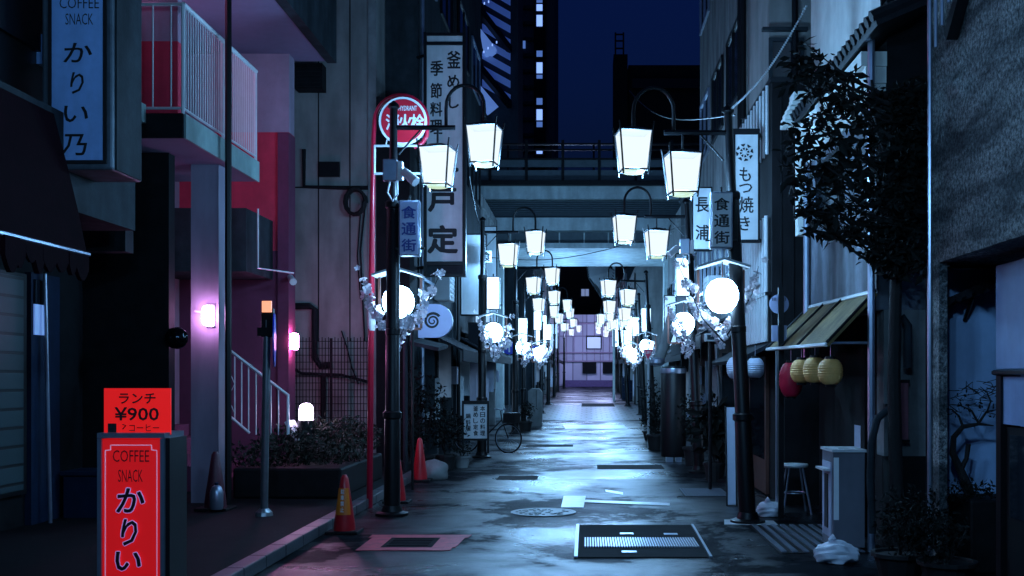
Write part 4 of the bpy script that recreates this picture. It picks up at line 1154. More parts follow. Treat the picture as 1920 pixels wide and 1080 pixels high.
# big framed restaurant sign
d = 19.1
bg = thing('vertical_signboard', 'tall white framed restaurant signboard with black brush characters above the left shops', 'sign', (U(833, d), d, V(516, d)))
MB().pbox(800, 867, 84, 490, d, .12).build('face_panel', M['signwhite'], bg)
MB().pbox(800, 867, 497, 513, d+.01, .1).build('lower_panel', M['slate'], bg)
MB().pbox(800, 867, 66, 78, d+.01, .1).build('upper_panel', M['signwhite'], bg)
e = MB()
e.pbox(794, 799.8, 60, 518, d-.04, .2).pbox(867.2, 873, 50, 518, d-.04, .2)
for y0, y1 in ((61, 66), (78.2, 84), (490.2, 497), (513.2, 518)): e.pbox(799.9, 867.1, y0, y1, d-.03, .18)
e.build('frame', M['black'], bg)
br = MB()
for z in (V(100, d), V(300, d), V(500, d)): br.tube([(U(796, d), d+.1, z), (-3.3, 19.6, z)], .03, 6)
br.build('bracket', M['black'], bg)
lettering([('釜', 851, 112, 25, 32), ('め', 850, 153, 22, 24), ('し', 851, 192, 18, 22), ('季', 819, 128, 23, 28), ('節', 818, 170, 21, 28), ('料', 818, 205, 22, 26), ('理', 818, 238, 22, 26),
           ], d, M['letters'], bg, .026)
lettering([('江', 832, 300, 52, 46), ('戸', 829, 375, 50, 42), ('定', 830, 449, 54, 50)], d, M['letters'], bg, .038, 0, 'large_lettering')
# spiral sign
d = 15.6
t = thing('spiral_sign', 'grey sign plate with a rounded side and a black spiral emblem', 'sign', (U(815, d), d, V(633, d)))
pl = [(U(784, d), V(633, d)), (U(784, d), V(570, d))]
cxx, czz, rr = U(818, d), V(601.5, d), 31.5*d/F
for k in range(13):
    a = R(90) - R(180)*k/12
    pl.append((cxx+rr*.95*math.cos(a), czz+rr*math.sin(a)))
MB().prism(pl, 'y', d, d+.14).build('plate', M['signblue2'], t)
spn = MB(); vs, fs = [], []
cs_, cz_ = U(811, d), V(602, d)
N = 60
for k in range(N+1):
    a = 2*math.pi*2.1*k/N + .6
    r0 = (18*d/F)*(1-k/N*.82); wd = (5.2*d/F)*(1-.6*k/N)
    for q in (r0, r0-wd): vs.append((cs_+q*math.cos(a), d-.004, cz_+q*math.sin(a)))
for k in range(N): fs.append((2*k, 2*k+1, 2*k+3, 2*k+2))
spn.add(vs, fs).build('spiral_emblem', M['letters'], t)
MB().box(U(770, d), U(784, d), d+.05, d+.09, V(610, d), V(590, d)).tube([(U(772, d), d+.07, .0), (U(772, d), d+.07, V(588, d))], .02, 8).build('bracket', M['black'], t)

# small dark shop annex under the spiral sign
t = thing('shop_porch', 'low dark timber shop porch with a small canopy below the spiral sign', 'building', (-3.2, 18, 0))
MB().box(-3.64, -3.06, 18.45, 19.3, 0, 6.5).build('side_wall', M['dark'], t)
MB().slab([(U(770, 17.5), 17.4, V(640, 17.5)), (U(832, 18), 17.4, V(652, 17.5)), (U(832, 18), 18.6, V(645, 18)), (U(770, 17.5), 18.6, V(632, 18))], .06).build('canopy', M['slate'], t)
MB().tube([(U(762, 17.6), 17.5, 0), (U(762, 17.6), 17.5, V(634, 17.6))], .04, 8).build('porch_post', M['slate'], t)

# box signs on shop fronts, each its own
def blade_sign(label, side, X, d, z0, z1, w, facem, text=None, lm=None):
    s = side
    x0, x1 = (s*X - s*.06, s*(X-w) - s*.06)
    x0, x1 = min(x0, x1), max(x0, x1)
    z = gz(d)
    t = thing('blade_sign', label, 'sign', ((x0+x1)/2, d, z+z0), 'projecting signs on the shop fronts')
    MB().box(x0, x1, d, d+.16, z+z0, z+z1, .012).build('housing', M['black'], t)
    MB().box(x0+.03, x1-.03, d-.012, d-.001, z+z0+.03, z+z1-.03).build('face_panel', facem, t)
    MB().box(s*X-s*.059, s*X+s*.01, d+.05, d+.1, z+(z0+z1)/2-.03, z+(z0+z1)/2+.03).build('bracket', M['black'], t)
    if text:
        tm = MB(); n = len(text); h = (z1-z0-.16)/n
        for k, chh in enumerate(text): put_text(tm, chh, (x0+x1)/2, z+z1-.08-h*(k+.5), min(w*.62, h*.9), min(h*.72, w*.7), d-.016, .02)
        tm.build('lettering', lm or M['letters'], t)
    return t
d = 22.5
blade_sign('white board with two large black characters beside the right lamp camera', 1, 2.35, 19.4, V(470, 19.4), V(350, 19.4), .38, M['signwhite'], '長浦')
blade_sign('grey pointed sign board with one black character beside the bicycle lamp post', -1, 2.72, 22.4, V(592, 22.4), V(438, 22.4), .56, M['signwhite'])
tm = thing('lettered_plate', 'small plate with a black character above the lit box sign on the left', 'sign', (U(912, 22.2), 22.2, V(495, 22.2)))
MB().pbox(902, 922, 470, 492, 22.2, .03).build('plate', M['signwhite'], tm)
lettering([('食', 912, 481, 16, 18)], 22.2, M['letters'], tm, .02)
blade_sign('narrow pale sign on the pale left shop before the bridge', -1, 3.2, 32.0, 3.3, 6.2, .45, M['signwhite'])
blade_sign('lit narrow sign on the second left shop house', -1, 3.0, 28.0, 2.9, 4.1, .42, M['shoplit'])
blade_sign('dark sign with white dots beside the second left globe lantern', -1, 2.95, 26.0, 2.35, 3.0, .75, M['awndark'], None)
blade_sign('lit tall sign on the right shop house before the bridge', 1, 2.85, 33, 2.6, 4.2, .4, M['shoplit'])
blade_sign('unlit pale sign on the lower slate right shop house', 1, 2.7, 27, 3.0, 4.8, .4, M['signwhite'])
blade_sign('lit sign on the left shop beyond the bridge', -1, 2.75, 56, 3.0, 4.6, .6, M['boxlit'])
blade_sign('lit sign on the right shop beyond the bridge', 1, 2.5, 57, 2.8, 4.6, .6, M['boxlit'])
blade_sign('lit sign on the right dark shop house near the far end', 1, 2.35, 67, 3.0, 4.8, .7, M['boxlit'])
blade_sign('lit sign on the left pale plaster shop house near the far end', -1, 2.6, 68, 2.9, 4.5, .7, M['shoplit'])

# round blue road signs, red stop sign
def round_sign(px, py, d, r_, label, m, plate):
    z = V(py, d)
    t = thing('round_road_sign', label, 'road sign', (U(px, d), d, gz(d)))
    MB().tube([(U(px, d), d+.03, gz(d)), (U(px, d), d+.03, z+r_)], .03, 8).build('pole', M['greymetal'], t)
    MB().lathe([(r_, -.012), (r_, 0), (.003, 0)], (U(px, d), d, z), 24, 'y').lathe([(r_*.9, -.016), (r_*.9, -.0125), (.003, -.0125)], (U(px, d), d, z), 24, 'y').build('disc', m, t)
    if plate: 
        MB().box(U(px, d)-r_*.75, U(px, d)+r_*.75, d-.012, d, z-r_*2.3, z-r_*1.15).build('sub_plate', M['signwhite'], t)
        MB().prism([(U(px, d)-.03, z-.16), (U(px, d)+.03, z-.16), (U(px, d)+.03, z+.04), (U(px, d)+.09, z+.04), (U(px, d), z+.2), (U(px, d)-.09, z+.04), (U(px, d)-.03, z+.04)], 'y', d-.02, d-.017).build('arrow', M['whitepaint'], t)
    else:
        q = MB().slab([(U(px, d)-r_*.6, d-.02, z+r_*.6-.04), (U(px, d)-r_*.6, d-.02, z+r_*.6+.03), (U(px, d)+r_*.6, d-.02, z-r_*.6+.03), (U(px, d)+r_*.6, d-.02, z-r_*.6-.04)], .003)
        q.build('bar', M['redsign'], t)
round_sign(955, 652, 38, .24, 'blue round road sign with a white upward arrow and small plate on the left', M['blueround'], True)
round_sign(1003, 660, 44, .26, 'blue round no parking sign with a red bar under the left globe lanterns', M['blueround'], False)
d = 25.0
t = thing('stop_sign', 'red triangular stop sign pointing down on a thin pole on the right', 'road sign', (U(1215, d), d, 0))
MB().tube([(U(1216, d), d+.03, 0), (U(1216, d), d+.03, V(655, d))], .03, 8).build('pole', M['woodpale'], t)
MB().prism([(U(1204, d), V(655, d)), (U(1226, d), V(655, d)), (U(1215, d), V(677, d))], 'y', d-.01, d).build('sign_rim', M['whitepaint'], t)
MB().prism([(U(1205.6, d), V(656, d)), (U(1224.4, d), V(656, d)), (U(1215, d), V(675, d))], 'y', d-.014, d-.0105).build('sign_face', mat('stop_red', (.75, .01, .08), .4), t)
lettering([('止まれ', 1215, 660.5, 13, 5)], d-.014, M['whitepaint'], t, .02)

# menu board, boulder, pots, bicycle on the left
d = 20.5
t = thing('menu_board', 'freestanding white menu board with columns of black writing by the bicycle', 'sign', (U(892, d), d, 0))
MB().pbox(870, 913, 758, 822, d, .03).build('face_panel', M['signwhite'], t)
e = MB()
e.pbox(866, 869.8, 752, 850, d-.01, .05).pbox(913.2, 917, 752, 850, d-.01, .05).pbox(866, 917, 751.5, 757.8, d-.02, .07).pbox(870, 913, 822.2, 826, d-.01, .05)
e.build('frame', M['black'], t)
its = []
for j, (cx_, st_) in enumerate(((905, '本日の料理'), (892, '釜めし定食'), (878, '鍋料理'))):
    for k, chh in enumerate(st_): its.append((chh, cx_, 766+k*11.5+(14 if j == 2 else 0), 9, 9))
lettering(its, d, M['letters'], t, .02)
t = thing('boulder', 'rounded grey boulder on the road edge beside the red cone', 'rock', (U(815, 17.4), 17.3, 0))
bm = bmesh.new(); bmesh.ops.create_icosphere(bm, subdivisions=3, radius=1)
rg = random.Random(8)
for v in bm.verts: v.co *= 1 + .10*math.sin(v.co.x*4+1)*math.cos(v.co.z*5) + rg.uniform(-.02, .02)
MB().bm(bm, Matrix.Translation((U(815, 17.4), 17.35, .12)) @ Matrix.Diagonal((.24, .2, .2, 1))).build('stone', M['conc2'], t, smooth=True)

def bicycle(loc, rz, label):
    t = thing('bicycle', label, 'bicycle', loc, None, rz)
    r_ = .315
    for x in (-.52, .52):
        w = MB().tube([(x+r_*math.cos(R(12*k)), 0, r_+r_*math.sin(R(12*k))) for k in range(31)], .016, 6, False).build('wheel', M['rubber'], t, local=True)
        MB().tube([(x+(r_-.02)*math.cos(R(12*k)), 0, r_+(r_-.02)*math.sin(R(12*k))) for k in range(31)], .008, 5, False).build('rim', M['steel'], w, local=True)
        sp_ = MB()
        for k in range(14):
            a = R(360/14*k); sp_.tube([(x, 0, r_), (x+(r_-.02)*math.cos(a), 0, r_+(r_-.02)*math.sin(a))], .0018, 3)
        sp_.build('spokes', M['steel'], w, local=True)
    f = MB()
    f.tube([(-.52, 0, r_), (-.1, 0, .30), (.36, 0, .72), (.52, 0, r_)], .016, 6).tube([(-.1, 0, .30), (-.2, 0, .78)], .016, 6).tube([(-.52, 0, r_), (-.18, 0, .66)], .011, 6).tube([(.36, 0, .72), (.33, 0, .92)], .014, 6)
    f.build('frame', M['black'], t, local=True)
    MB().tube([(.30, -.24, .97), (.38, -.12, .95), (.34, 0, .93), (.38, .12, .95), (.30, .24, .97)], .012, 6).build('handlebar', M['steel'], t, local=True)
    MB().box(-.32, -.08, -.07, .07, .78, .83, .02).build('saddle', M['rubber'], t, local=True)
    MB().box(.46, .74, -.15, .15, .66, .88, .01).build('basket', M['black'], t, local=True)
    MB().tube([(-.6, .0, .66), (-.2, 0, .66)], .01, 5).build('carrier', M['black'], t, local=True)
    return t
bicycle((U(943, 23.2)-.38, 23.6, 0), R(-22), 'dark bicycle with a bright front wheel leaning by the left shops')

def potted(label, loc, r_, h, fr, fh, n, ls, seed, fm=None, pm=None):
    rg = random.Random(seed)
    t = thing('potted_plant', label, 'plant', loc, 'potted plants along the shop fronts')
    MB().lathe([(r_*.72, 0), (r_*.95, h*.85), (r_*1.06, h*.86), (r_*1.06, h), (r_*.9, h), (r_*.85, h*.9)], (0, 0, 0), 16).build('pot', pm or M['terracotta'], t, local=True)
    f = MB()
    for k in range(4):
        f.leaves((rg.uniform(-fr, fr)*.5, rg.uniform(-fr, fr)*.5, h+fh*rg.uniform(.35, .75)), (fr*.7, fr*.7, fh*.42), n//4, ls, rg)
    f.build('foliage', fm or M['foliage'], t, local=True)
    s = MB()
    for k in range(4): s.tube([(0, 0, h*.8), (rg.uniform(-fr, fr)*.5, rg.uniform(-fr, fr)*.5, h+fh*.6)], .008, 5)
    s.build('stem', M['bark'], t, local=True)
    return t
potted('tall dark leafy plant in a pot behind the red cones on the left', (U(800, 19), 18.6, 0), .2, .3, .45, 1.4, 700, .10, 21)
potted('broad dark plant in a pot left of the menu board', (U(842, 19.5), 19.0, 0), .2, .28, .4, .95, 600, .09, 22)
potted('small pot of pale flowers below the menu board', (U(862, 19.2), 19.5, 0), .16, .22, .2, .2, 120, .05, 23, M['foliage2'], M['conc2'])
potted('bushy low plant at the foot of the left shop porch', (U(770, 18), 17.9, 0), .2, .25, .35, .7, 500, .09, 24)
potted('low spreading plant in a pot beside the right dark drum', (U(1222, 28), 28, 0), .25, .25, .4, .4, 400, .10, 25)
potted('bushy plant in a pot under the stop sign', (U(1232, 24.5), 24.5, 0), .25, .35, .4, 1.2, 600, .09, 26)
potted('spiky leaved plant in a pot beside the leaning board', (U(1340, 17), 17, 0), .18, .3, .32, .9, 300, .28, 27)
potted('dark leafy plant in a pot behind the dark drum', (U(1300, 20), 20, 0), .2, .35, .35, 1.0, 500, .09, 28)
potted('small round plant in a pot by the left shop before the bridge', (U(985, 33), 33, 0), .22, .3, .3, .6, 300, .10, 29)
potted('flowering bush in a pot nearest the right corner wall', (U(1690, 8.7), 8.75, 0), .22, .22, .36, .50, 900, .055, 30)
potted('low shrub in a pot on the right in the dark corner', (U(1780, 8.3), 8.35, 0), .22, .22, .36, .42, 900, .055, 31)
t = thing('air_handler', 'rounded grey cabinet with a domed top at the left shop before the bridge', 'cabinet', (U(1003, 36), 36, 0))
bx_ = [(U(990, 36), 0.0), (U(1016, 36), 0.0), (U(1016, 36), V(735, 36)), (U(1011, 36), V(729, 36)), (U(997, 36), V(728, 36)), (U(990, 36), V(733, 36))]
MB().prism(bx_, 'y', 36, 36.6).build('body', M['conc2'], t)
MB().pbox(1005, 1006, 732, 764, 35.985, .012).build('seam', M['dark'], t)

# ================================================================== OVERHEAD BRIDGE
dB = 38.0
br = thing('overhead_bridge', 'pale steel overhead bridge crossing the alley with railings and a louvred girder', 'bridge', (0, 40, 0))
def bb(py0, py1, d_, dep, name, m, x0=-9, x1=9):
    return MB().box(x0, x1, d_, d_+dep, V(py1, dB), V(py0, dB)).build(name, m, br)
bb(408, 432, dB, 6.0, 'lower_girder', M['bridge'])
bb(432.3, 456, dB+.5, 5.0, 'lower_panel', M['bridgedark'])
bb(456.3, 466, dB-.12, 6.2, 'bottom_flange', M['bridge'])
lv = MB()
for k in range(9):
    y0 = 376+k*3.55
    lv.box(-9, 9, dB+.15, dB+.45, V(y0+2.0, dB), V(y0, dB))
lv.build('louvre', M['bridgedark'], br)
bb(374, 407.8, dB+.5, 5.0, 'louvre_backing', M['dark'])
bb(350, 373.8, dB-.1, 6.2, 'upper_girder', M['bridge'])
bb(341, 349.8, dB-.3, 6.6, 'deck_edge', M['black'])
for px in (1047, 1094, 1140, 1186, 1000, 954): MB().box(U(px, dB), U(px, dB)+.05, dB+.44, dB+.498, V(456, dB), V(432.5, dB)).build('stiffener', M['bridge'], br)
dg = M['bridgedark']
fp = MB()
fp.box(-9, 9, dB+.1, dB+.16, V(338, dB), V(318, dB)).box(-9, 9, dB+.1, dB+.16, V(312, dB), V(298, dB))
fp.build('parapet_panel', dg, br)
rl = MB()
for py in (296, 279, 268): rl.box(-9, 9, dB+.0, dB+.09, V(py+3, dB), V(py, dB))
for k in range(14): rl.box(-8.7+k*1.3, -8.6+k*1.3, dB+.02, dB+.095, V(341, dB), V(262, dB))
rl.build('railing', M['black'], br)
r2 = MB()
for py in (206, 218, 246): r2.box(-9, 9, dB+5.6, dB+5.68, V(py+2.4, dB)+.02, V(py, dB)+.02)
for k in range(10): r2.box(-8.5+k*1.75, -8.42+k*1.75, dB+5.52, dB+5.598, V(341, dB), V(204, dB))
r2.build('far_railing', M['black'], br)
for x0, x1 in ((-4.1, -3.35), (3.1, 3.8)):
    MB().box(x0, x1, dB+.3, dB+1.2, -.1, V(466.2, dB)).build('column', M['bridge'], br)
    MB().box(x0, x1, dB+4.6, dB+5.4, -.1, V(466.2, dB)).build('column', M['bridge'], br)
# slanted netted canopy beyond the bridge
d = 55
t = thing('ribbed_canopy', 'slanted translucent ribbed canopy hanging beyond the overhead bridge', 'canopy', (U(1130, d), d, V(600, d)))
P = [(U(1096, d), d, V(475, d)), (U(1154, d), d+3, V(500, d+1)), (U(1150, d), d+3, V(575, d)), (U(1140, d), d+1, V(565, d)), (U(1103, d), d, V(520, d))]
cv = MB().slab([P[0], P[1], (U(1148, d), d+3, V(560, d)), P[4]], .05)
cv.build('canopy_sheet', M['whitemetal'], t)
rb = MB()
for k in range(15):
    a = k/14
    p0 = Vector(P[0]).lerp(Vector(P[4]), a); p1 = Vector(P[1]).lerp(Vector((U(1148, d), d+3, V(580, d))), a)
    rb.tube([p0+Vector((0, -.09, 0)), p1+Vector((0, -.09, 0))], .035, 4)
rb.build('ribs', M['slate'], t)
MB().tube([(U(1154, d), d+3.1, gz(d)), (U(1154, d), d+3.1, V(470, d))], .07, 8).build('mast', M['bridge'], t)

# ================================================================== END OF THE STREET and SKYLINE
d = 85.0
t = thing('lilac_building', 'pale lilac panelled building closing the far end of the alley', 'building', (0, d, gz(d)))
MB().box(U(990, d), U(1235, d), d, d+6, 0, V(590, d)).build('wall', M['lilac'], t)
f = MB().pbox(1099, 1128, 629, 655, d-.12, .118).build('window', M['dark'], t)
MB().pbox(1101, 1126, 632, 653, d-.14, .018).build('pane', M['winlit'], f)
for x0, x1 in ((1092, 1118), (1130, 1148)):
    f = MB().pbox(x0, x1, 679, 700, d-.3, .298).build('window_bay', M['dark'], t)
c = MB()
for py in (605, 660, 676): c.pbox(1040, 1200, py, py+2.5, d-.25, .249)
for px in (1062, 1076, 1092, 1114, 1130, 1142): c.pbox(px, px+1.2, 590, 676, d-.1, .098)
c.build('cornice', mat('lilac_cornice', (.40, .28, .40), .7), t)
MB().box(U(1056, d), U(1152, d), d-1.0, d-.4, gz(d)-.1, gz(d)+.5).build('low_wall', mat('purple_plinth', (.16, .10, .26), .7), t)
d = 100
t = thing('dark_apartment_block', 'dark apartment block rising behind the lilac building with one lit window', 'building', (0, d, 0))
MB().box(U(930, d), U(1240, d), d, d+10, 0, V(380, d)).build('wall', M['dark'], t)
f = MB().pbox(1088, 1106, 540, 557, d-.2, .198).build('window', M['black'], t)
MB().pbox(1090, 1096.5, 542, 555, d-.22, .018).pbox(1097.5, 1104, 542, 555, d-.22, .018).build('pane', M['winlit'], f)
d = 170
t = thing('high_rise', 'dark high rise tower with a vertical column of blue stair lights', 'building', (U(990, d), d, 0))
MB().box(U(860, d), U(1040, d), d, d+22, 0, V(-160, d)).build('wall', M['tower'], t)
MB().pbox(1001, 1022, -160, 330, d-.5, .48).build('stair_shaft', M['dark'], t)
for y0, y1 in ((-40, -22), (8, 20), (28, 49), (117, 137), (205, 225), (281, 288), (301, 311)):
    f = MB().pbox(1004, 1018, y0-3, y1+3, d-.7, .19).build('window', M['tower'], t)
    MB().pbox(1006, 1017, y0, y1, d-.8, .09).build('lamp_pane', M['towerlamp'], f)
for y0, y1 in ((0, 8), (95, 106), (140, 147), (184, 196), (228, 238)):
    MB().pbox(1006, 1017, y0, y1, d-.62, .11).build('stair_window', M['blueglow'], t)
MB().pbox(978, 985, 74, 90, d-.3, .28).build('lit_window', M['blueglow'], t)
bd = MB()
for k in range(16): bd.pbox(862, 1000, -140+k*30, -134+k*30, d-.4, .38)
bd.build('balcony_band', M['slate'], t)
d = 62
t = thing('stair_tower', 'blue lit glazed stair tower with slanting flights above the left roofs', 'building', (U(920, d), d, 0))
MB().box(U(858, d), U(896, d), d, d+8, 0, V(-80, d)).build('wall', M['slate'], t)
MB().box(U(896.2, d), U(965, d), d+3, d+8, 0, V(-80, d)).build('core', M['tower'], t)
fl = MB()
def quad(ps, th): fl.slab([(U(a, d), d+q, V(b_, d)) for a, b_, q in ps], th)
for oy in (0, 108, -108):
    quad([(893, 10+oy, 0), (945, 58+oy, 2.9), (945, 72+oy, 2.9), (893, 26+oy, 0)], .3)
fl.build('stair_flight', M['black'], t)
for oy in (0, 108):
    gl = MB().slab([(U(897, d), d+.6, V(48+oy, d)), (U(925, d), d+2.8, V(70+oy, d)), (U(905, d), d+2.8, V(86+oy, d)), (U(903, d), d+.6, V(84+oy, d))], .08)
    gl.build('self_glow_soffit', M['blueglow'], t)  # blue light on the soffit is built in as its own glow

g2 = MB()
for k in range(8):
    g2.slab([(U(897, d), d+2.2, V(-60+k*27, d)), (U(950, d), d+2.9, V(-36+k*27, d)), (U(950, d), d+2.9, V(-22+k*27, d)), (U(897, d), d+2.2, V(-46+k*27, d))], .05)
g2.build('stair_glass', M['towerblue'], t)
dt = MB()
for px, py in ((892, 15), (898, 10), (907, 4), (915, 1), (906, 95), (914, 88), (922, 82), (930, 77)): dt.pbox(px, px+2.2, py, py+4, d-.05, .04)
dt.build('stair_light', M['towerlamp'], t)
d = 95
t = thing('roof_block', 'dark flat roofed building with a thin chimney tower against the night sky', 'building', (U(1240, d), d, 0))
MB().box(U(1178, d), U(1420, d), d, d+10, 0, V(122, d)).build('wall', M['dark'], t)
MB().box(U(1150, d), U(1176, d), d-1, d+2, 0, V(108, d)).build('chimney', M['dark'], t)
cr = MB()
for px in (1152, 1167): cr.box(U(px, d), U(px+3, d), d-.8, d-.5, V(108, d), V(66, d))
for py in (68, 80, 94): cr.box(U(1152, d), U(1170, d), d-.75, d-.55, V(py+2, d), V(py, d))
cr.build('tower_frame', M['black'], t)
MB().box(U(1185, d), U(1310, d), d-.5, d-.05, V(168, d), V(150, d)).build('roof_band', M['black'], t)
# backing houses that close the gaps behind the shops
t = thing('rear_house', 'tall dark house behind the left shop houses', 'building', (-8, 45, 0))
MB().box(-14, -5.5, 53, 60, 0, 12).build('wall', M['dark'], t)
MB().box(-14.2, -5.3, 52.8, 60.2, 12.001, 12.3).build('roof', M['dark'], t)
t = thing('rear_house', 'tall dark house behind the right shop houses', 'building', (8, 45, 0))
MB().box(4.0, 12, 53, 60, 0, 9.5).build('wall', M['dark'], t)
MB().box(3.8, 12.2, 52.8, 60.2, 9.501, 9.8).build('roof', M['dark'], t)

# ================================================================== RIGHT SIDE
# --- near corner building in rough concrete
c1 = thing('corner_building', 'rough cast concrete building with a recessed doorway at the right edge', 'building', (4, 7, 0))
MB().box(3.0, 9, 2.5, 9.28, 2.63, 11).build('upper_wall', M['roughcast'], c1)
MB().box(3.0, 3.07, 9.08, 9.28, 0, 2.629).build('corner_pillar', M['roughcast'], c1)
MB().tube([(2.985, 9.28, 0), (2.985, 9.28, 9)], .022, 8).build('corner_bead', M['steel'], c1)
MB().box(3.05, 3.11, 9.285, 9.598, 0, 2.629).build('recess_jamb', M['dark'], c1)
MB().box(3.112, 9, 9.6, 9.75, 0, 2.629).build('recess_wall', mat('blue_render', (.40, .58, .88), .8, var=.1, grime=.25), c1)
MB().box(3.2, 9, 9.281, 9.598, 2.631, 3.0).build('recess_ceiling', M['dark'], c1)
BLUEP = mat('blue_panel', (.26, .36, .58), .6, var=.1, grime=.2)
MB().box(3.3, 3.42, 6.0, 8.60, 1.72, 2.55).build('signboard_panel', BLUEP, c1)
MB().box(3.32, 3.42, 6.0, 8.60, 1.28, 1.66).build('transom_panel', BLUEP, c1)
MB().tube([(3.29, 6.0, 1.69), (3.29, 8.62, 1.69)], .022, 6).build('transom_rail', M['black'], c1)
dr = MB().box(3.34, 3.44, 6.0, 8.50, 0.02, 1.26).build('sliding_door', M['darkwood'], c1)
MB().box(3.333, 3.339, 6.1, 8.4, .55, 1.2).build('pane', M['glass'], dr)
MB().box(3.30, 3.46, 8.505, 8.60, 0, 1.715).build('door_jamb', M['black'], c1)
rf = MB()
rf.slab([(3.13, 9.59, V(578, 9.5)), (3.85, 9.59, V(520, 9.5)), (3.85, 9.3, V(508, 9.5)), (3.13, 9.3, V(575, 9.5))], .05)
for k in range(8): rf.tube([(3.15+k*.09, 9.285, V(575, 9.5)+.034*k+.02), (3.15+k*.09, 9.59, V(579, 9.5)+.034*k+.02)], .03, 6)
rf.build('tile_hood', M['rooftile'], c1)
MB().tube([(3.4, 9.40, V(560, 9.5)), (3.4, 9.59, V(600, 9.5))], .02, 6).build('hood_bracket', M['black'], c1)
# external metal stair strip at upper right
vs_ = MB()
for k in range(12):
    y = 8.95-k*.16; z = V(85, 8.9)+k*.13
    vs_.tube([(2.93, y, z), (2.93, y, z+1.1)], .016, 6)
vs_.build('fin', M['steel'], c1)
MB().slab([(2.90, 8.6, V(82, 8.7)), (2.99, 8.6, V(82, 8.7)), (2.99, 6.9, V(82, 8.7)+1.55), (2.90, 6.9, V(82, 8.7)+1.55)], .10).build('stringer', M['black'], c1)

# --- gap wall, house with plaster wall and mossy awning
h2 = thing('plaster_house', 'old house with stained plaster wall, tiled eave and white upper storey', 'building', (3.5, 11.5, 0))
MB().box(2.77, 8, 10.2, 13.3, 2.30, 4.30).build('stained_wall', M['bluewall'], h2)
MB().box(2.9, 8, 10.45, 13.3, 0, 2.299).build('lower_wall', M['darkwood'], h2)
MB().box(2.84, 8, 10.19, 10.44, 0.9, 2.297).build('end_wall', M['conc2'], h2)
MB().box(2.90, 8, 10.19, 10.44, 0, 0.898).build('plinth', M['dark'], h2)
MB().tube([(2.70, 10.12, 0), (2.70, 10.12, 5)], .035, 8).build('corner_pipe', M['steel'], h2)
MB().tube([(2.72, 13.2, 1.9), (2.72, 13.2, 4.3)], .04, 8).build('downpipe', M['steel'], h2)
MB().box(2.9, 8, 10.3, 13.3, 4.301, 5.3).build('band_wall', M['dark'], h2)
MB().box(3.05, 8, 11.05, 14.5, 4.7, 10).build('upper_wall', M['stucco'], h2)
e = MB()
e.slab([(2.58, 9.55, 4.86), (2.58, 13.35, 4.86), (3.10, 13.35, 5.08), (3.10, 9.55, 5.08)][::-1], .06)
n = 22
for k in range(n+1):
    y = 9.57+(13.3-9.57)*k/n
    e.tube([(2.55, y, 4.885), (3.09, y, 5.12)], .055, 7)
e.build('tiled_eave', M['rooftile'], h2)
co = MB().box(2.65, 2.9, 10.3, 13.3, 4.66, 4.80).box(2.70, 2.9, 10.32, 13.3, 4.50, 4.658).box(2.745, 2.9, 10.34, 13.3, 4.302, 4.498)
co.build('cornice', M['stucco'], h2)
MB().box(3.04, 8, 11.0, 11.045, 4.7, 10).build('dark_side_wall', M['dark'], h2)
MB().box(2.64, 2.80, 13.31, 13.5, V(440, 13.3), V(205, 13.3)).build('pilaster', M['stucco'], h2)
cr = MB()
for k in range(7):
    a = R(k*15)
    cr.slab([(2.64-.12*math.cos(a)**2-.05, 13.30, V(225, 13.3)+.06*k), (2.82, 13.30, V(225, 13.3)+.06*k), (2.82, 13.62, V(225, 13.3)+.06*k), (2.64-.12*math.cos(a)**2-.05, 13.62, V(225, 13.3)+.06*k)], .05)
cr.build('pilaster_capital', M['stucco'], h2)
wn_ = MB().box(2.72, 2.768, 11.5, 12.7, 3.5, 4.15).build('window', M['black'], h2)
MB().box(2.714, 2.719, 11.55, 12.65, 3.55, 4.1).build('pane', M['glass'], wn_)
dr = MB().box(2.84, 2.898, 10.9, 12.2, 0.02, 1.95).build('door', M['darkwood'], h2)
MB().box(2.835, 2.839, 11.05, 11.3, .75, 1.15).build('notice', M['paperw'], dr)
aw = thing('sheet_awning', 'mossy ribbed sheet awning sloping over the paper lanterns on the right', 'awning', (2.5, 11.7, 2.0))
a = MB()
A = [Vector((2.76, 10.19, V(548, 10.19))), Vector((2.76, 13.25, V(578, 13.25))), Vector((2.24, 13.25, V(655, 13.25))), Vector((2.29, 10.19, V(646, 10.19)))]
a.slab([A[0], A[1], A[2], A[3]], .03)
a.build('sheet', M['sheet'], aw)
r_ = MB()
for k in range(8):
    if k not in (0, 3, 5, 7): continue
    f_ = k/7
    r_ = MB().tube([A[0].lerp(A[1], f_)+Vector((0, 0, .02)), A[3].lerp(A[2], f_)+Vector((0, 0, .02))], .014, 5)
    r_.build('rib', M['rooftile'], aw)

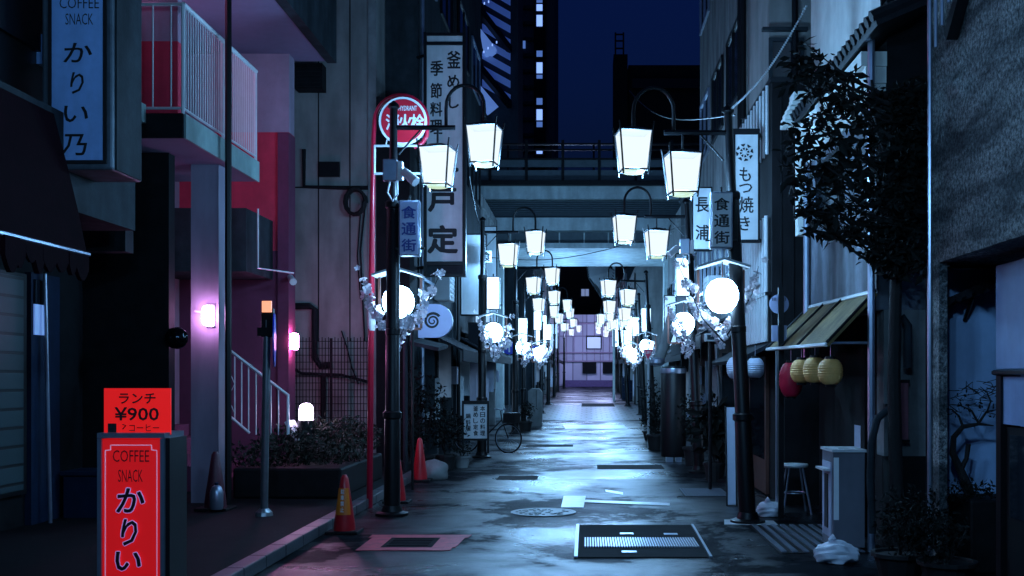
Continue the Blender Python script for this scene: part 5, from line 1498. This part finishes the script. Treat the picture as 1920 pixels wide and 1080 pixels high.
ed_ = MB().tube([A[2], A[3]], .02, 6).tube([A[0]+Vector((0, 0, .01)), A[1]+Vector((0, 0, .01))], .025, 6)
ed_.build('edge_rail', M['whitemetal'], aw)
MB().tube([(2.30, 12.9, 0), (2.30, 12.9, V(655, 13))], .018, 6).build('support', M['steel'], aw)
MB().tube([(2.36, 10.4, 1.99), (2.75, 10.4, 1.99)], .015, 6).build('brace', M['steel'], aw)
def paper_lantern(px, py, d, rx, rz_, m, label, wire=True, text=None):
    x, z = U(px, d), V(py, d)
    t = thing('paper_lantern', label, 'lantern', (x, d, z), 'unlit paper lanterns hanging at the right shops')
    prof = []
    for k in range(21):
        u_ = -1 + 2*k/20
        r0 = rx*(1-abs(u_)**2.6*.45) * (1.0 if k % 2 else .955)
        prof.append((r0 if abs(u_) < .99 else rx*.45, u_*rz_))
    MB().lathe(prof, (x, d, z), 20).build('paper_body', m, t, smooth=True)
    MB().lathe([(rx*.42, -rz_-.025), (rx*.45, -rz_+.003)], (x, d, z), 14).lathe([(rx*.45, rz_-.003), (rx*.42, rz_+.025)], (x, d, z), 14).build('hoop', M['black'], t)
    if wire: MB().tube([(x, d, z+rz_+.02), (x, d, z+rz_+.16)], .004, 5).build('wire', M['steel'], t)
    if text:
        tm = MB(); put_text(tm, text, x, z, rx*.9, rz_*1.2, d-rx-.003, .02); tm.build('lettering', M['letters'], t)
paper_lantern(1483, 712, 12.0, .135, .19, M['paperred'], 'red elongated paper lantern under the mossy awning')
paper_lantern(1503, 696, 11.6, .125, .125, M['papery'], 'yellowed round paper lantern next to the red one')
paper_lantern(1528, 694, 11.1, .125, .13, M['papery'], 'yellowed round paper lantern, middle of the three')
paper_lantern(1557, 697, 10.5, .125, .125, M['papery'], 'yellowed round paper lantern nearest the viewer under the awning')
paper_lantern(1380, 690, 13.0, .12, .13, M['paperw'], 'dim grey paper lantern with dark writing left of the leaning lamp post', True, '酒')
paper_lantern(1416, 690, 13.0, .115, .12, M['paperw'], 'dim bluish paper lantern right of the leaning lamp post')

# --- dark timber shop with slats
h3 = thing('timber_shop', 'dark plank shop front with a bright vertical lattice behind the right lamp post', 'building', (3.2, 15.3, 0))
MB().box(2.39, 8, 13.75, 17.25, 2.05, 5.45).build('plank_wall', M['darkwood'], h3)
MB().box(2.55, 8, 13.75, 17.25, 0, 2.049).build('lower_wall', M['darkwood'], h3)
MB().box(2.36, 8, 13.71, 17.25, 5.451, 5.52).build('roof_edge', M['rooftile'], h3)
bt_ = MB()
for k in range(7): bt_.box(2.5+k*.16, 2.512+k*.16, 13.735, 13.749, 2.05, 5.45)
bt_.build('plank_batten', M['black'], h3)
la = MB()
for k in range(10):
    y = 13.85+k*.22
    la.tube([(2.33, y, 2.12), (2.33, y, 3.75)], .026, 7)
la.build('lattice', M['whitemetal'], h3)
MB().box(2.31, 2.385, 13.8, 15.95, 2.72, 2.76).build('lattice_rail', M['black'], h3)
lf = MB()
for k in range(10):
    y = 13.85+k*.26
    lf.tube([(2.34, y, 4.55), (2.34, y, 5.44)], .022, 6)
lf.build('upper_lattice', M['whitemetal'], h3)
dr = MB().box(2.50, 2.548, 14.9, 16.4, .02, 1.95).build('sliding_door', M['wood'], h3)
MB().box(2.495, 2.499, 15.0, 16.3, .5, 1.85).build('pane', M['glass'], dr)
MB().slab([(2.385, 13.9, 2.1), (2.385, 17.1, 2.1), (1.95, 17.1, 1.88), (1.95, 13.9, 1.88)], .05).build('canopy', M['awndark'], h3)
h4 = thing('concrete_house', 'tall grey concrete house with a dark window above the timber shop', 'building', (4, 15, 5.75))
MB().box(2.55, 8, 14.9, 17.25, 5.525, 12).build('wall', M['conc'], h4)
f = MB()
f.pbox(1442, 1508, 70, 76, 14.9-.05, .048).pbox(1442, 1508, 150, 156, 14.9-.05, .048).pbox(1442, 1449, 76.2, 149.8, 14.85, .048).pbox(1501, 1508, 76.2, 149.8, 14.85, .048)
f = f.build('window', M['slate'], h4)
MB().pbox(1449, 1501, 76, 150, 14.885, .012).build('pane', M['glass'], f)
MB().pbox(1430, 1515, 50, 56, 14.8, .098).build('ledge', M['slate'], h4)
MB().tube([(2.48, 16.9, 5.75), (2.48, 16.9, 12)], .05, 8).build('downpipe', M['black'], h4)
MB().tube([(2.9, 14.85, 5.75), (2.9, 14.85, 9)], .045, 8).build('rain_pipe', M['black'], h4)
# cloth sign
d = 14.0
t = thing('cloth_sign', 'white vertical cloth sign with a round crest and four black characters', 'sign', (U(1400, d), d, V(452, d)))
MB().pbox(1379, 1421, 252, 449, d, .03).build('face_panel', M['signwhite'], t)
e = MB().pbox(1374, 1378.8, 246, 455, d-.01, .06).pbox(1421.2, 1425, 246, 455, d-.01, .06).pbox(1374, 1425, 241, 251.8, d-.02, .06).pbox(1374, 1425, 449.2, 455, d-.02, .06)
e.build('frame', M['black'], t)
MB().tube([(U(1424, d), d+.03, V(250, d)), (2.42, d+.6, V(250, d))], .02, 6).tube([(U(1424, d), d+.03, V(448, d)), (2.42, d+.6, V(448, d))], .02, 6).build('bracket', M['black'], t)
cr = MB()
cx_, cz_ = U(1396, d), V(286, d); rr = 17*d/F
for k in range(8):
    a = 2*math.pi*k/8+.2
    for q in (0.55, 0.98):
        cr.add([(cx_+rr*q*math.cos(a-.30), d-.004, cz_+rr*q*math.sin(a-.30)), (cx_+rr*(q-.34)*math.cos(a-.1), d-.004, cz_+rr*(q-.34)*math.sin(a-.1)), (cx_+rr*(q-.2)*math.cos(a+.22), d-.004, cz_+rr*(q-.2)*math.sin(a+.22)), (cx_+rr*q*math.cos(a+.24), d-.004, cz_+rr*q*math.sin(a+.24))], [(0, 1, 2, 3)])
cr.build('crest', M['letters'], t)
lettering([('も', 1397, 327, 21, 26), ('つ', 1398, 353, 24, 17), ('焼', 1399, 384, 27, 30), ('き', 1396, 419, 19, 26)], d, M['letters'], t, .014)

# round sign seen from behind + bracket
d = 12.6
t = thing('round_sign', 'round white sign disc on a dark post beside the mossy awning', 'sign', (U(1462, d), d, 0))
MB().lathe([(.115, 0.0), (.115, .016), (.003, .016)], (U(1461, d), d, V(570, d)), 28, 'y').build('disc', M['signblue2'], t)
MB().box(U(1458, d), U(1468, d), d-.07, d-.012, 0, V(540, d)).build('post', M['black'], t)
MB().pbox(1447, 1475, 610, 640, d, .02).build('sub_plate', M['signblue2'], t)
for dx_ in (-.06, .055):
    lettering([('|||', 1461+dx_*160, 561, 7, 6)], d-.002, M['letters'], t, .01)

# cabinet
c = thing('enamel_cabinet', 'white enamel cabinet with a tall slot door near the right kerb', 'cabinet', (U(1575, 10.2), 10.3, 0))
xa, xb = U(1562, 10.15), U(1622, 10.15)
MB().box(xa, xb, 10.15, 10.62, .03, V(848, 10.15), .008).build('body', M['cabinet'], c)
MB().box(xa-.012, xb+.01, 10.13, 10.64, V(848, 10.15)+.001, V(843, 10.15)).build('top', M['whitemetal'], c)
MB().box(xa-.012, xa-.001, 10.2, 10.56, .12, V(868, 10.15)).build('door', M['paperw'], c)
MB().box(xa-.02, xa-.0125, 10.3, 10.44, .2, .72).build('slot', M['black'], c)
MB().box(xa-.08, xa-.013, 10.2, 10.56, V(884, 10.15), V(880, 10.15)).build('shelf', M['whitemetal'], c)
vt = MB()
for k in range(10): put_text(vt, 'おしぼり専用置場です'[k], xa+.03, V(868+k*11, 10.15), .03, .04, 10.146, .02)
MB().box(xa+.006, xa+.055, 10.1475, 10.1495, V(975, 10.15), V(858, 10.15)).build('label_strip', M['whitepaint'], c)
def bag(px, py, d, sx, sy, sz, label, seed):
    rg = random.Random(seed)
    t = thing('plastic_bag', label, 'bag', (U(px, d), d, 0), 'white plastic bags on the road edge')
    bm = bmesh.new(); bmesh.ops.create_icosphere(bm, subdivisions=4, radius=1)
    ph = [rg.uniform(0, 6) for _ in range(6)]
    for v in bm.verts:
        p = v.co.copy()
        n_ = .10*math.sin(p.x*5+ph[0])*math.cos(p.z*4+ph[1]) + .06*math.sin(p.y*9+ph[2]+p.x*6) + .04*math.sin(p.z*13+ph[3]+p.y*7)
        v.co = p*(1+n_)
        if v.co.z < -.55: v.co.z = -.55
    MB().bm(bm, Matrix.Translation((U(px, d), d, sz*.55+.004)) @ Matrix.Diagonal((sx, sy, sz, 1))).build('sack', M['bag'], t, smooth=True)
    MB().tube([(U(px, d)-sx*.2, d, sz*1.42), (U(px, d)-sx*.3, d-.02, sz*1.7), (U(px, d)-sx*.1, d-.02, sz*1.9)], [.03, .018, .035], 7).build('knot', M['bag'], t)
bag(1568, 1052, 9.55, .20, .16, .12, 'crumpled white plastic bag at the bottom right corner by the cabinet', 3)
bag(1444, 958, 12.7, .16, .13, .11, 'white plastic bag next to the foot of the leaning lamp post', 4)

# stool
d = 13.0
t = thing('stool', 'round chrome legged stool under the paper lanterns', 'stool', (U(1490, d), d, 0))
MB().lathe([(.15, .56), (.165, .58), (.16, .60), (.01, .605)], (U(1490, d), d, 0), 20).build('seat', M['whitemetal'], t, smooth=True)
for sx, sy in ((-1, -1), (1, -1), (1, 1), (-1, 1)):
    MB().tube([(U(1490, d)+sx*.08, d+sy*.08, .56), (U(1490, d)+sx*.17, d+sy*.17, 0)], .012, 6).build('leg', M['steel'], t)
MB().tube([(U(1490, d)+.13*math.cos(R(20*k)), d+.13*math.sin(R(20*k)), .25) for k in range(19)], .008, 5, False).build('foot_ring', M['steel'], t)

# leaning board, pale banner pole, drum, duct, stacked boxes
d = 13.8
t = thing('leaning_board', 'narrow grey board leaning beside the right lamp post', 'board', (U(1365, d), d, 0))
MB().slab([(U(1362, d), d-.1, .02), (U(1378, d), d-.1, .02), (U(1384, d), d+.3, V(765, d)), (U(1367, d), d+.3, V(765, d))], .03).build('panel', M['paperw'], t)
e = MB().tube([(U(1361, d), d-.11, .0), (U(1366, d), d+.3, V(763, d))], .012, 6).tube([(U(1379, d), d-.11, .0), (U(1385, d), d+.3, V(763, d))], .012, 6)
e.build('frame', M['black'], t)
d = 17.0
t = thing('banner_stand', 'dim lavender banner with a tilted pale pole behind the leaning lamp post', 'banner', (U(1355, d), d, 0))
MB().tube([(U(1358, d), d, 0.02), (U(1343, d), d, V(645, d))], .03, 8).build('pole', M['greymetal'], t)
MB().pbox(1354, 1382, 662, 765, d+.05, .01).build('cloth', M['slate'], t)
MB().lathe([(.18, 0), (.18, .05), (.05, .08)], (U(1358, d), d, 0), 14).build('base', M['black'], t)
d = 20.8
t = thing('dark_drum', 'tall black drum shaped container standing on the right road edge', 'container', (U(1263, d), d, 0))
MB().lathe([(.24, .10), (.25, .14), (.25, V(690, d)), (.23, V(687, d)), (.02, V(686, d))], (U(1264, d), d+.2, 0), 24).build('body', M['black'], t, smooth=True)
MB().box(U(1250, d), U(1262, d), d, d+.3, 0, .10).box(U(1268, d), U(1278, d), d, d+.3, 0, .10).build('foot', M['steel'], t)
MB().lathe([(.255, V(700, d)), (.26, V(697, d)), (.26, V(692, d)), (.255, V(690.5, d))], (U(1264, d), d+.2, 0), 24).build('rim', M['steel'], t)
d = 22.3
t = thing('exhaust_duct', 'bent grey ventilation duct coming down beside the stop sign', 'duct', (U(1245, d), d, V(680, d)))
MB().tube([(U(1262, d), d+.3, V(595, d)), (U(1255, d), d+.1, V(620, d)), (U(1242, d), d, V(655, d)), (U(1232, d), d, V(680, d))], .12, 14).build('pipe', M['conc2'], t, smooth=True)
MB().lathe([(.13, 0), (.16, .05), (.16, .12), (.13, .16)], (U(1232, d), d, V(685, d)), 16).build('flange', M['steel'], t)
MB().tube([(U(1262, d), d+.3, V(597, d)), (2.6, d+.5, V(590, d))], .03, 6).build('bracket', M['steel'], t)
d = 42
t = thing('bottle_crate_stack', 'stack of dark crates standing near the far right lamps', 'crates', (U(1176, 60), 60, gz(60)))
for k in range(3): 
    z0 = gz(60)+k*.42
    cx_ = U(1178, 60)
    MB().box(cx_-.35, cx_+.35, 60, 60.5, z0, z0+.40, .02).build('crate', M['plasticblue'], t)
d = 15.5
t = thing('meter_unit', 'small pale utility unit with a square screen under the right lit lantern', 'utility box', (U(1335, d), d, V(640, d)))
MB().pbox(1323, 1342, 625, 640, d, .2, .01).build('casing', M['woodpale'], t)
MB().pbox(1326, 1339, 628, 637, d-.008, .007).build('screen', M['slate'], t)
MB().tube([(U(1333, d), d+.1, 0), (U(1333, d), d+.1, V(640, d))], .03, 6).build('post', M['black'], t)

# tree in front of the plaster house
tr = thing('leafy_tree', 'dark leafy tree hanging over the plaster house wall on the right', 'tree', (U(1680, 9.8), 9.8, 0))
def tp(px, py, d): return Vector((U(px, d), d, V(py, d)))
tk = MB()
tk.tube([tp(1684, 1029, 9.8), tp(1680, 900, 9.8), tp(1676, 700, 9.8), tp(1680, 520, 9.8), tp(1672, 400, 9.8), tp(1655, 280, 9.85), tp(1640, 190, 9.9), tp(1634, 150, 9.9)], [.075, .065, .06, .055, .05, .042, .03, .012], 9)
rg = random.Random(4)
lf = MB()
sub = []
for (px, py, dd, r_, n_) in [(1545, 110, 9.6, .10, 22), (1535, 125, 9.7, .12, 24), (1575, 150, 9.8, .20, 70), (1540, 160, 9.7, .14, 34), (1600, 190, 9.9, .26, 130), (1560, 200, 9.6, .20, 80), 
        (1640, 220, 9.8, .36, 260), (1690, 220, 9.9, .34, 260), (1580, 260, 9.7, .26, 120), (1540, 245, 9.6, .14, 36), (1530, 300, 9.6, .12, 24), (1540, 330, 9.7, .16, 40), (1520, 350, 9.5, .10, 18), (1585, 320, 9.7, .22, 80),
        (1640, 310, 9.8, .36, 280), (1695, 310, 9.9, .34, 270), (1600, 380, 9.7, .22, 70), (1560, 400, 9.6, .18, 50), (1530, 372, 9.6, .10, 20), (1650, 390, 9.7, .34, 210), (1700, 390, 9.8, .30, 210), (1590, 430, 9.6, .18, 60), (1625, 440, 9.6, .20, 76),
        (1665, 450, 9.6, .26, 130), (1705, 450, 9.7, .22, 100), (1640, 478, 9.6, .14, 36), (1690, 490, 9.6, .16, 44), (1725, 500, 9.5, .08, 14), (1560, 440, 9.5, .10, 22), (1720, 180, 9.9, .24, 120), (1720, 260, 9.9, .26, 140), (1725, 340, 9.9, .26, 140)]:
    c0 = tp(px, py, dd)
    lf.leaves(c0, (r_, r_*.9, r_*.9), int(n_*(1.5 if px > 1640 else .65)), rg.choice((.09, .115, .14)), rg, 0.35)
    if px < 1640:
        for k in range(3):                        # single twigs poke out of the crown
            e1 = c0+Vector((-rg.uniform(.12, .3), rg.uniform(-.1, .1), rg.uniform(-.16, .18)))
            tk.tube([c0, e1], [.006, .003], 4)
            for w_ in (.35, .6, .8, 1): lf.leaves(c0.lerp(e1, w_), (.035, .035, .035), 3, .12, rg, 0.5)
    a0 = tp(1672+rg.uniform(-12, 6), min(520, py+70), 9.8)
    md = a0.lerp(c0, .55)+Vector((0, 0, -.04))
    tk.tube([a0, md, c0], [.022, .014, .005], 5)
tk.build('trunk', M['bark'], tr, smooth=True)
lf.build('crown', M['foliage'], tr)
# bonsai-like bare tree in the recess
bt = thing('bare_shrub', 'gnarled leafless shrub silhouetted against the blue recess wall', 'shrub', (U(1815, 9.3), 9.3, 0))
bt_ = MB()
def q9(*pts): return [tp(a, b_, 9.3) for a, b_ in pts]
bt_.tube(q9((1830, 1000), (1815, 915), (1800, 880), (1786, 850), (1788, 820), (1805, 800), (1835, 795), (1863, 798)), [.05, .045, .036, .03, .026, .022, .014, .005], 7)
bt_.tube(q9((1802, 880), (1812, 860), (1816, 832)), [.026, .02, .022], 6)
bt_.tube(q9((1834, 795), (1850, 772), (1870, 768)), [.014, .010, .004], 5)
bt_.tube(q9((1850, 775), (1858, 752), (1850, 735), (1838, 725)), [.01, .008, .006, .003], 5)
bt_.tube(q9((1806, 800), (1798, 780), (1785, 768), (1770, 765)), [.014, .010, .007, .003], 5)
bt_.tube(q9((1836, 795), (1822, 770), (1800, 760), (1780, 758)), [.012, .009, .006, .003], 5)
for k in range(26):
    a = (rg.uniform(1785, 1865), rg.uniform(722, 790))
    bt_.tube(q9(a, (a[0]+rg.uniform(-22, 22), a[1]+rg.uniform(-16, 8)), (a[0]+rg.uniform(-34, 34), a[1]+rg.uniform(-22, 10))), [.005, .004, .002], 4)
bt_.build('branches', M['bark'], bt)
MB().leaves(tp(1815, 925, 9.2), (.35, .2, .12), 500, .05, rg).leaves(tp(1830, 760, 9.3), (.22, .1, .16), 60, .04, rg).build('foliage', M['foliage'], bt)
MB().box(3.22, 4.0, 8.95, 9.5, 0, .62, .02).build('planter_box', M['planter'], bt)
# hose / flexible pipe and utility panel between tree and corner
d = 9.75
t = thing('flexible_hose', 'thick grey hose curving down the wall behind the tree trunk', 'hose', (U(1640, d), d, 0))
MB().tube([tp(1668, 765, 9.9), tp(1645, 785, 9.9), tp(1634, 830, 9.9), tp(1632, 900, 9.9), tp(1636, 1000, 9.9)], .035, 10).build('tube', M['slate'], t, smooth=True)
MB().box(U(1660, 9.9), U(1676, 9.9), 9.9, 9.98, V(773, 9.9), V(757, 9.9)).build('connector', M['black'], t)
t = thing('notice_panel', 'dull red notice panel on the wall between the tree and the corner', 'sign', (U(1690, 10.1), 10.1, V(800, 10.1)))
MB().pbox(1676, 1703, 718, 824, 10.1, .02).build('face_panel', mat('dull_red_panel', (.22, .07, .09), .6), t)
MB().pbox(1673, 1706, 712, 717.8, 10.09, .04).pbox(1673, 1706, 824.2, 829, 10.09, .04).build('frame', M['black'], t)
t = thing('wall_vent', 'curved grey vent pipe on the end wall of the plaster house', 'vent', (U(1690, 10.1), 10.1, V(640, 10.1)))
MB().tube([tp(1680, 640, 10.12), tp(1682, 605, 10.08), tp(1693, 596, 10.05), tp(1702, 610, 10.05), tp(1702, 690, 10.05)], .04, 10).build('pipe', M['slate'], t, smooth=True)
MB().box(U(1674, 10.1), U(1686, 10.1), 10.08, 10.18, V(660, 10.1), V(640, 10.1)).build('collar', M['slate'], t)
# string of tiny lights and wires
t = thing('light_string', 'twisted pale cable running up from the right lamp post to the house', 'cable', tp(1378, 200, 12.1))
pts = [tp(1370, 205, 12.1).lerp(tp(1512, 12, 11.0), k/12)+Vector((0, 0, -.12*math.sin(math.pi*k/12))) for k in range(13)]
MB().tube(pts, .006, 5).build('strand', M['whitemetal'], t)
hb = MB()
for k in range(60):
    p = pts[0].lerp(pts[-1], k/59)+Vector((0, 0, -.12*math.sin(math.pi*k/59)))
    hb.box(p.x-.009, p.x+.009, p.y-.009, p.y+.009, p.z-.009, p.z+.009)
hb.build('beads', M['whitemetal'], t)
for (a, b_, lab) in ((tp(1378, 215, 12.1), tp(1180, 170, 30), 'thin black cable from the right lamp post to the bridge'), (tp(880, 330, 20), tp(915, 440, 24), 'thin cable along the left shop fronts'), (tp(900, 480, 30), tp(1290, 420, 20), 'thin black cable crossing the alley below the bridge')):
    t = thing('overhead_cable', lab, 'cable', a)
    MB().tube([a.lerp(b_, k/10)+Vector((0, 0, -.35*math.sin(math.pi*k/10))) for k in range(11)], .010, 5).build('wire', M['black'], t)
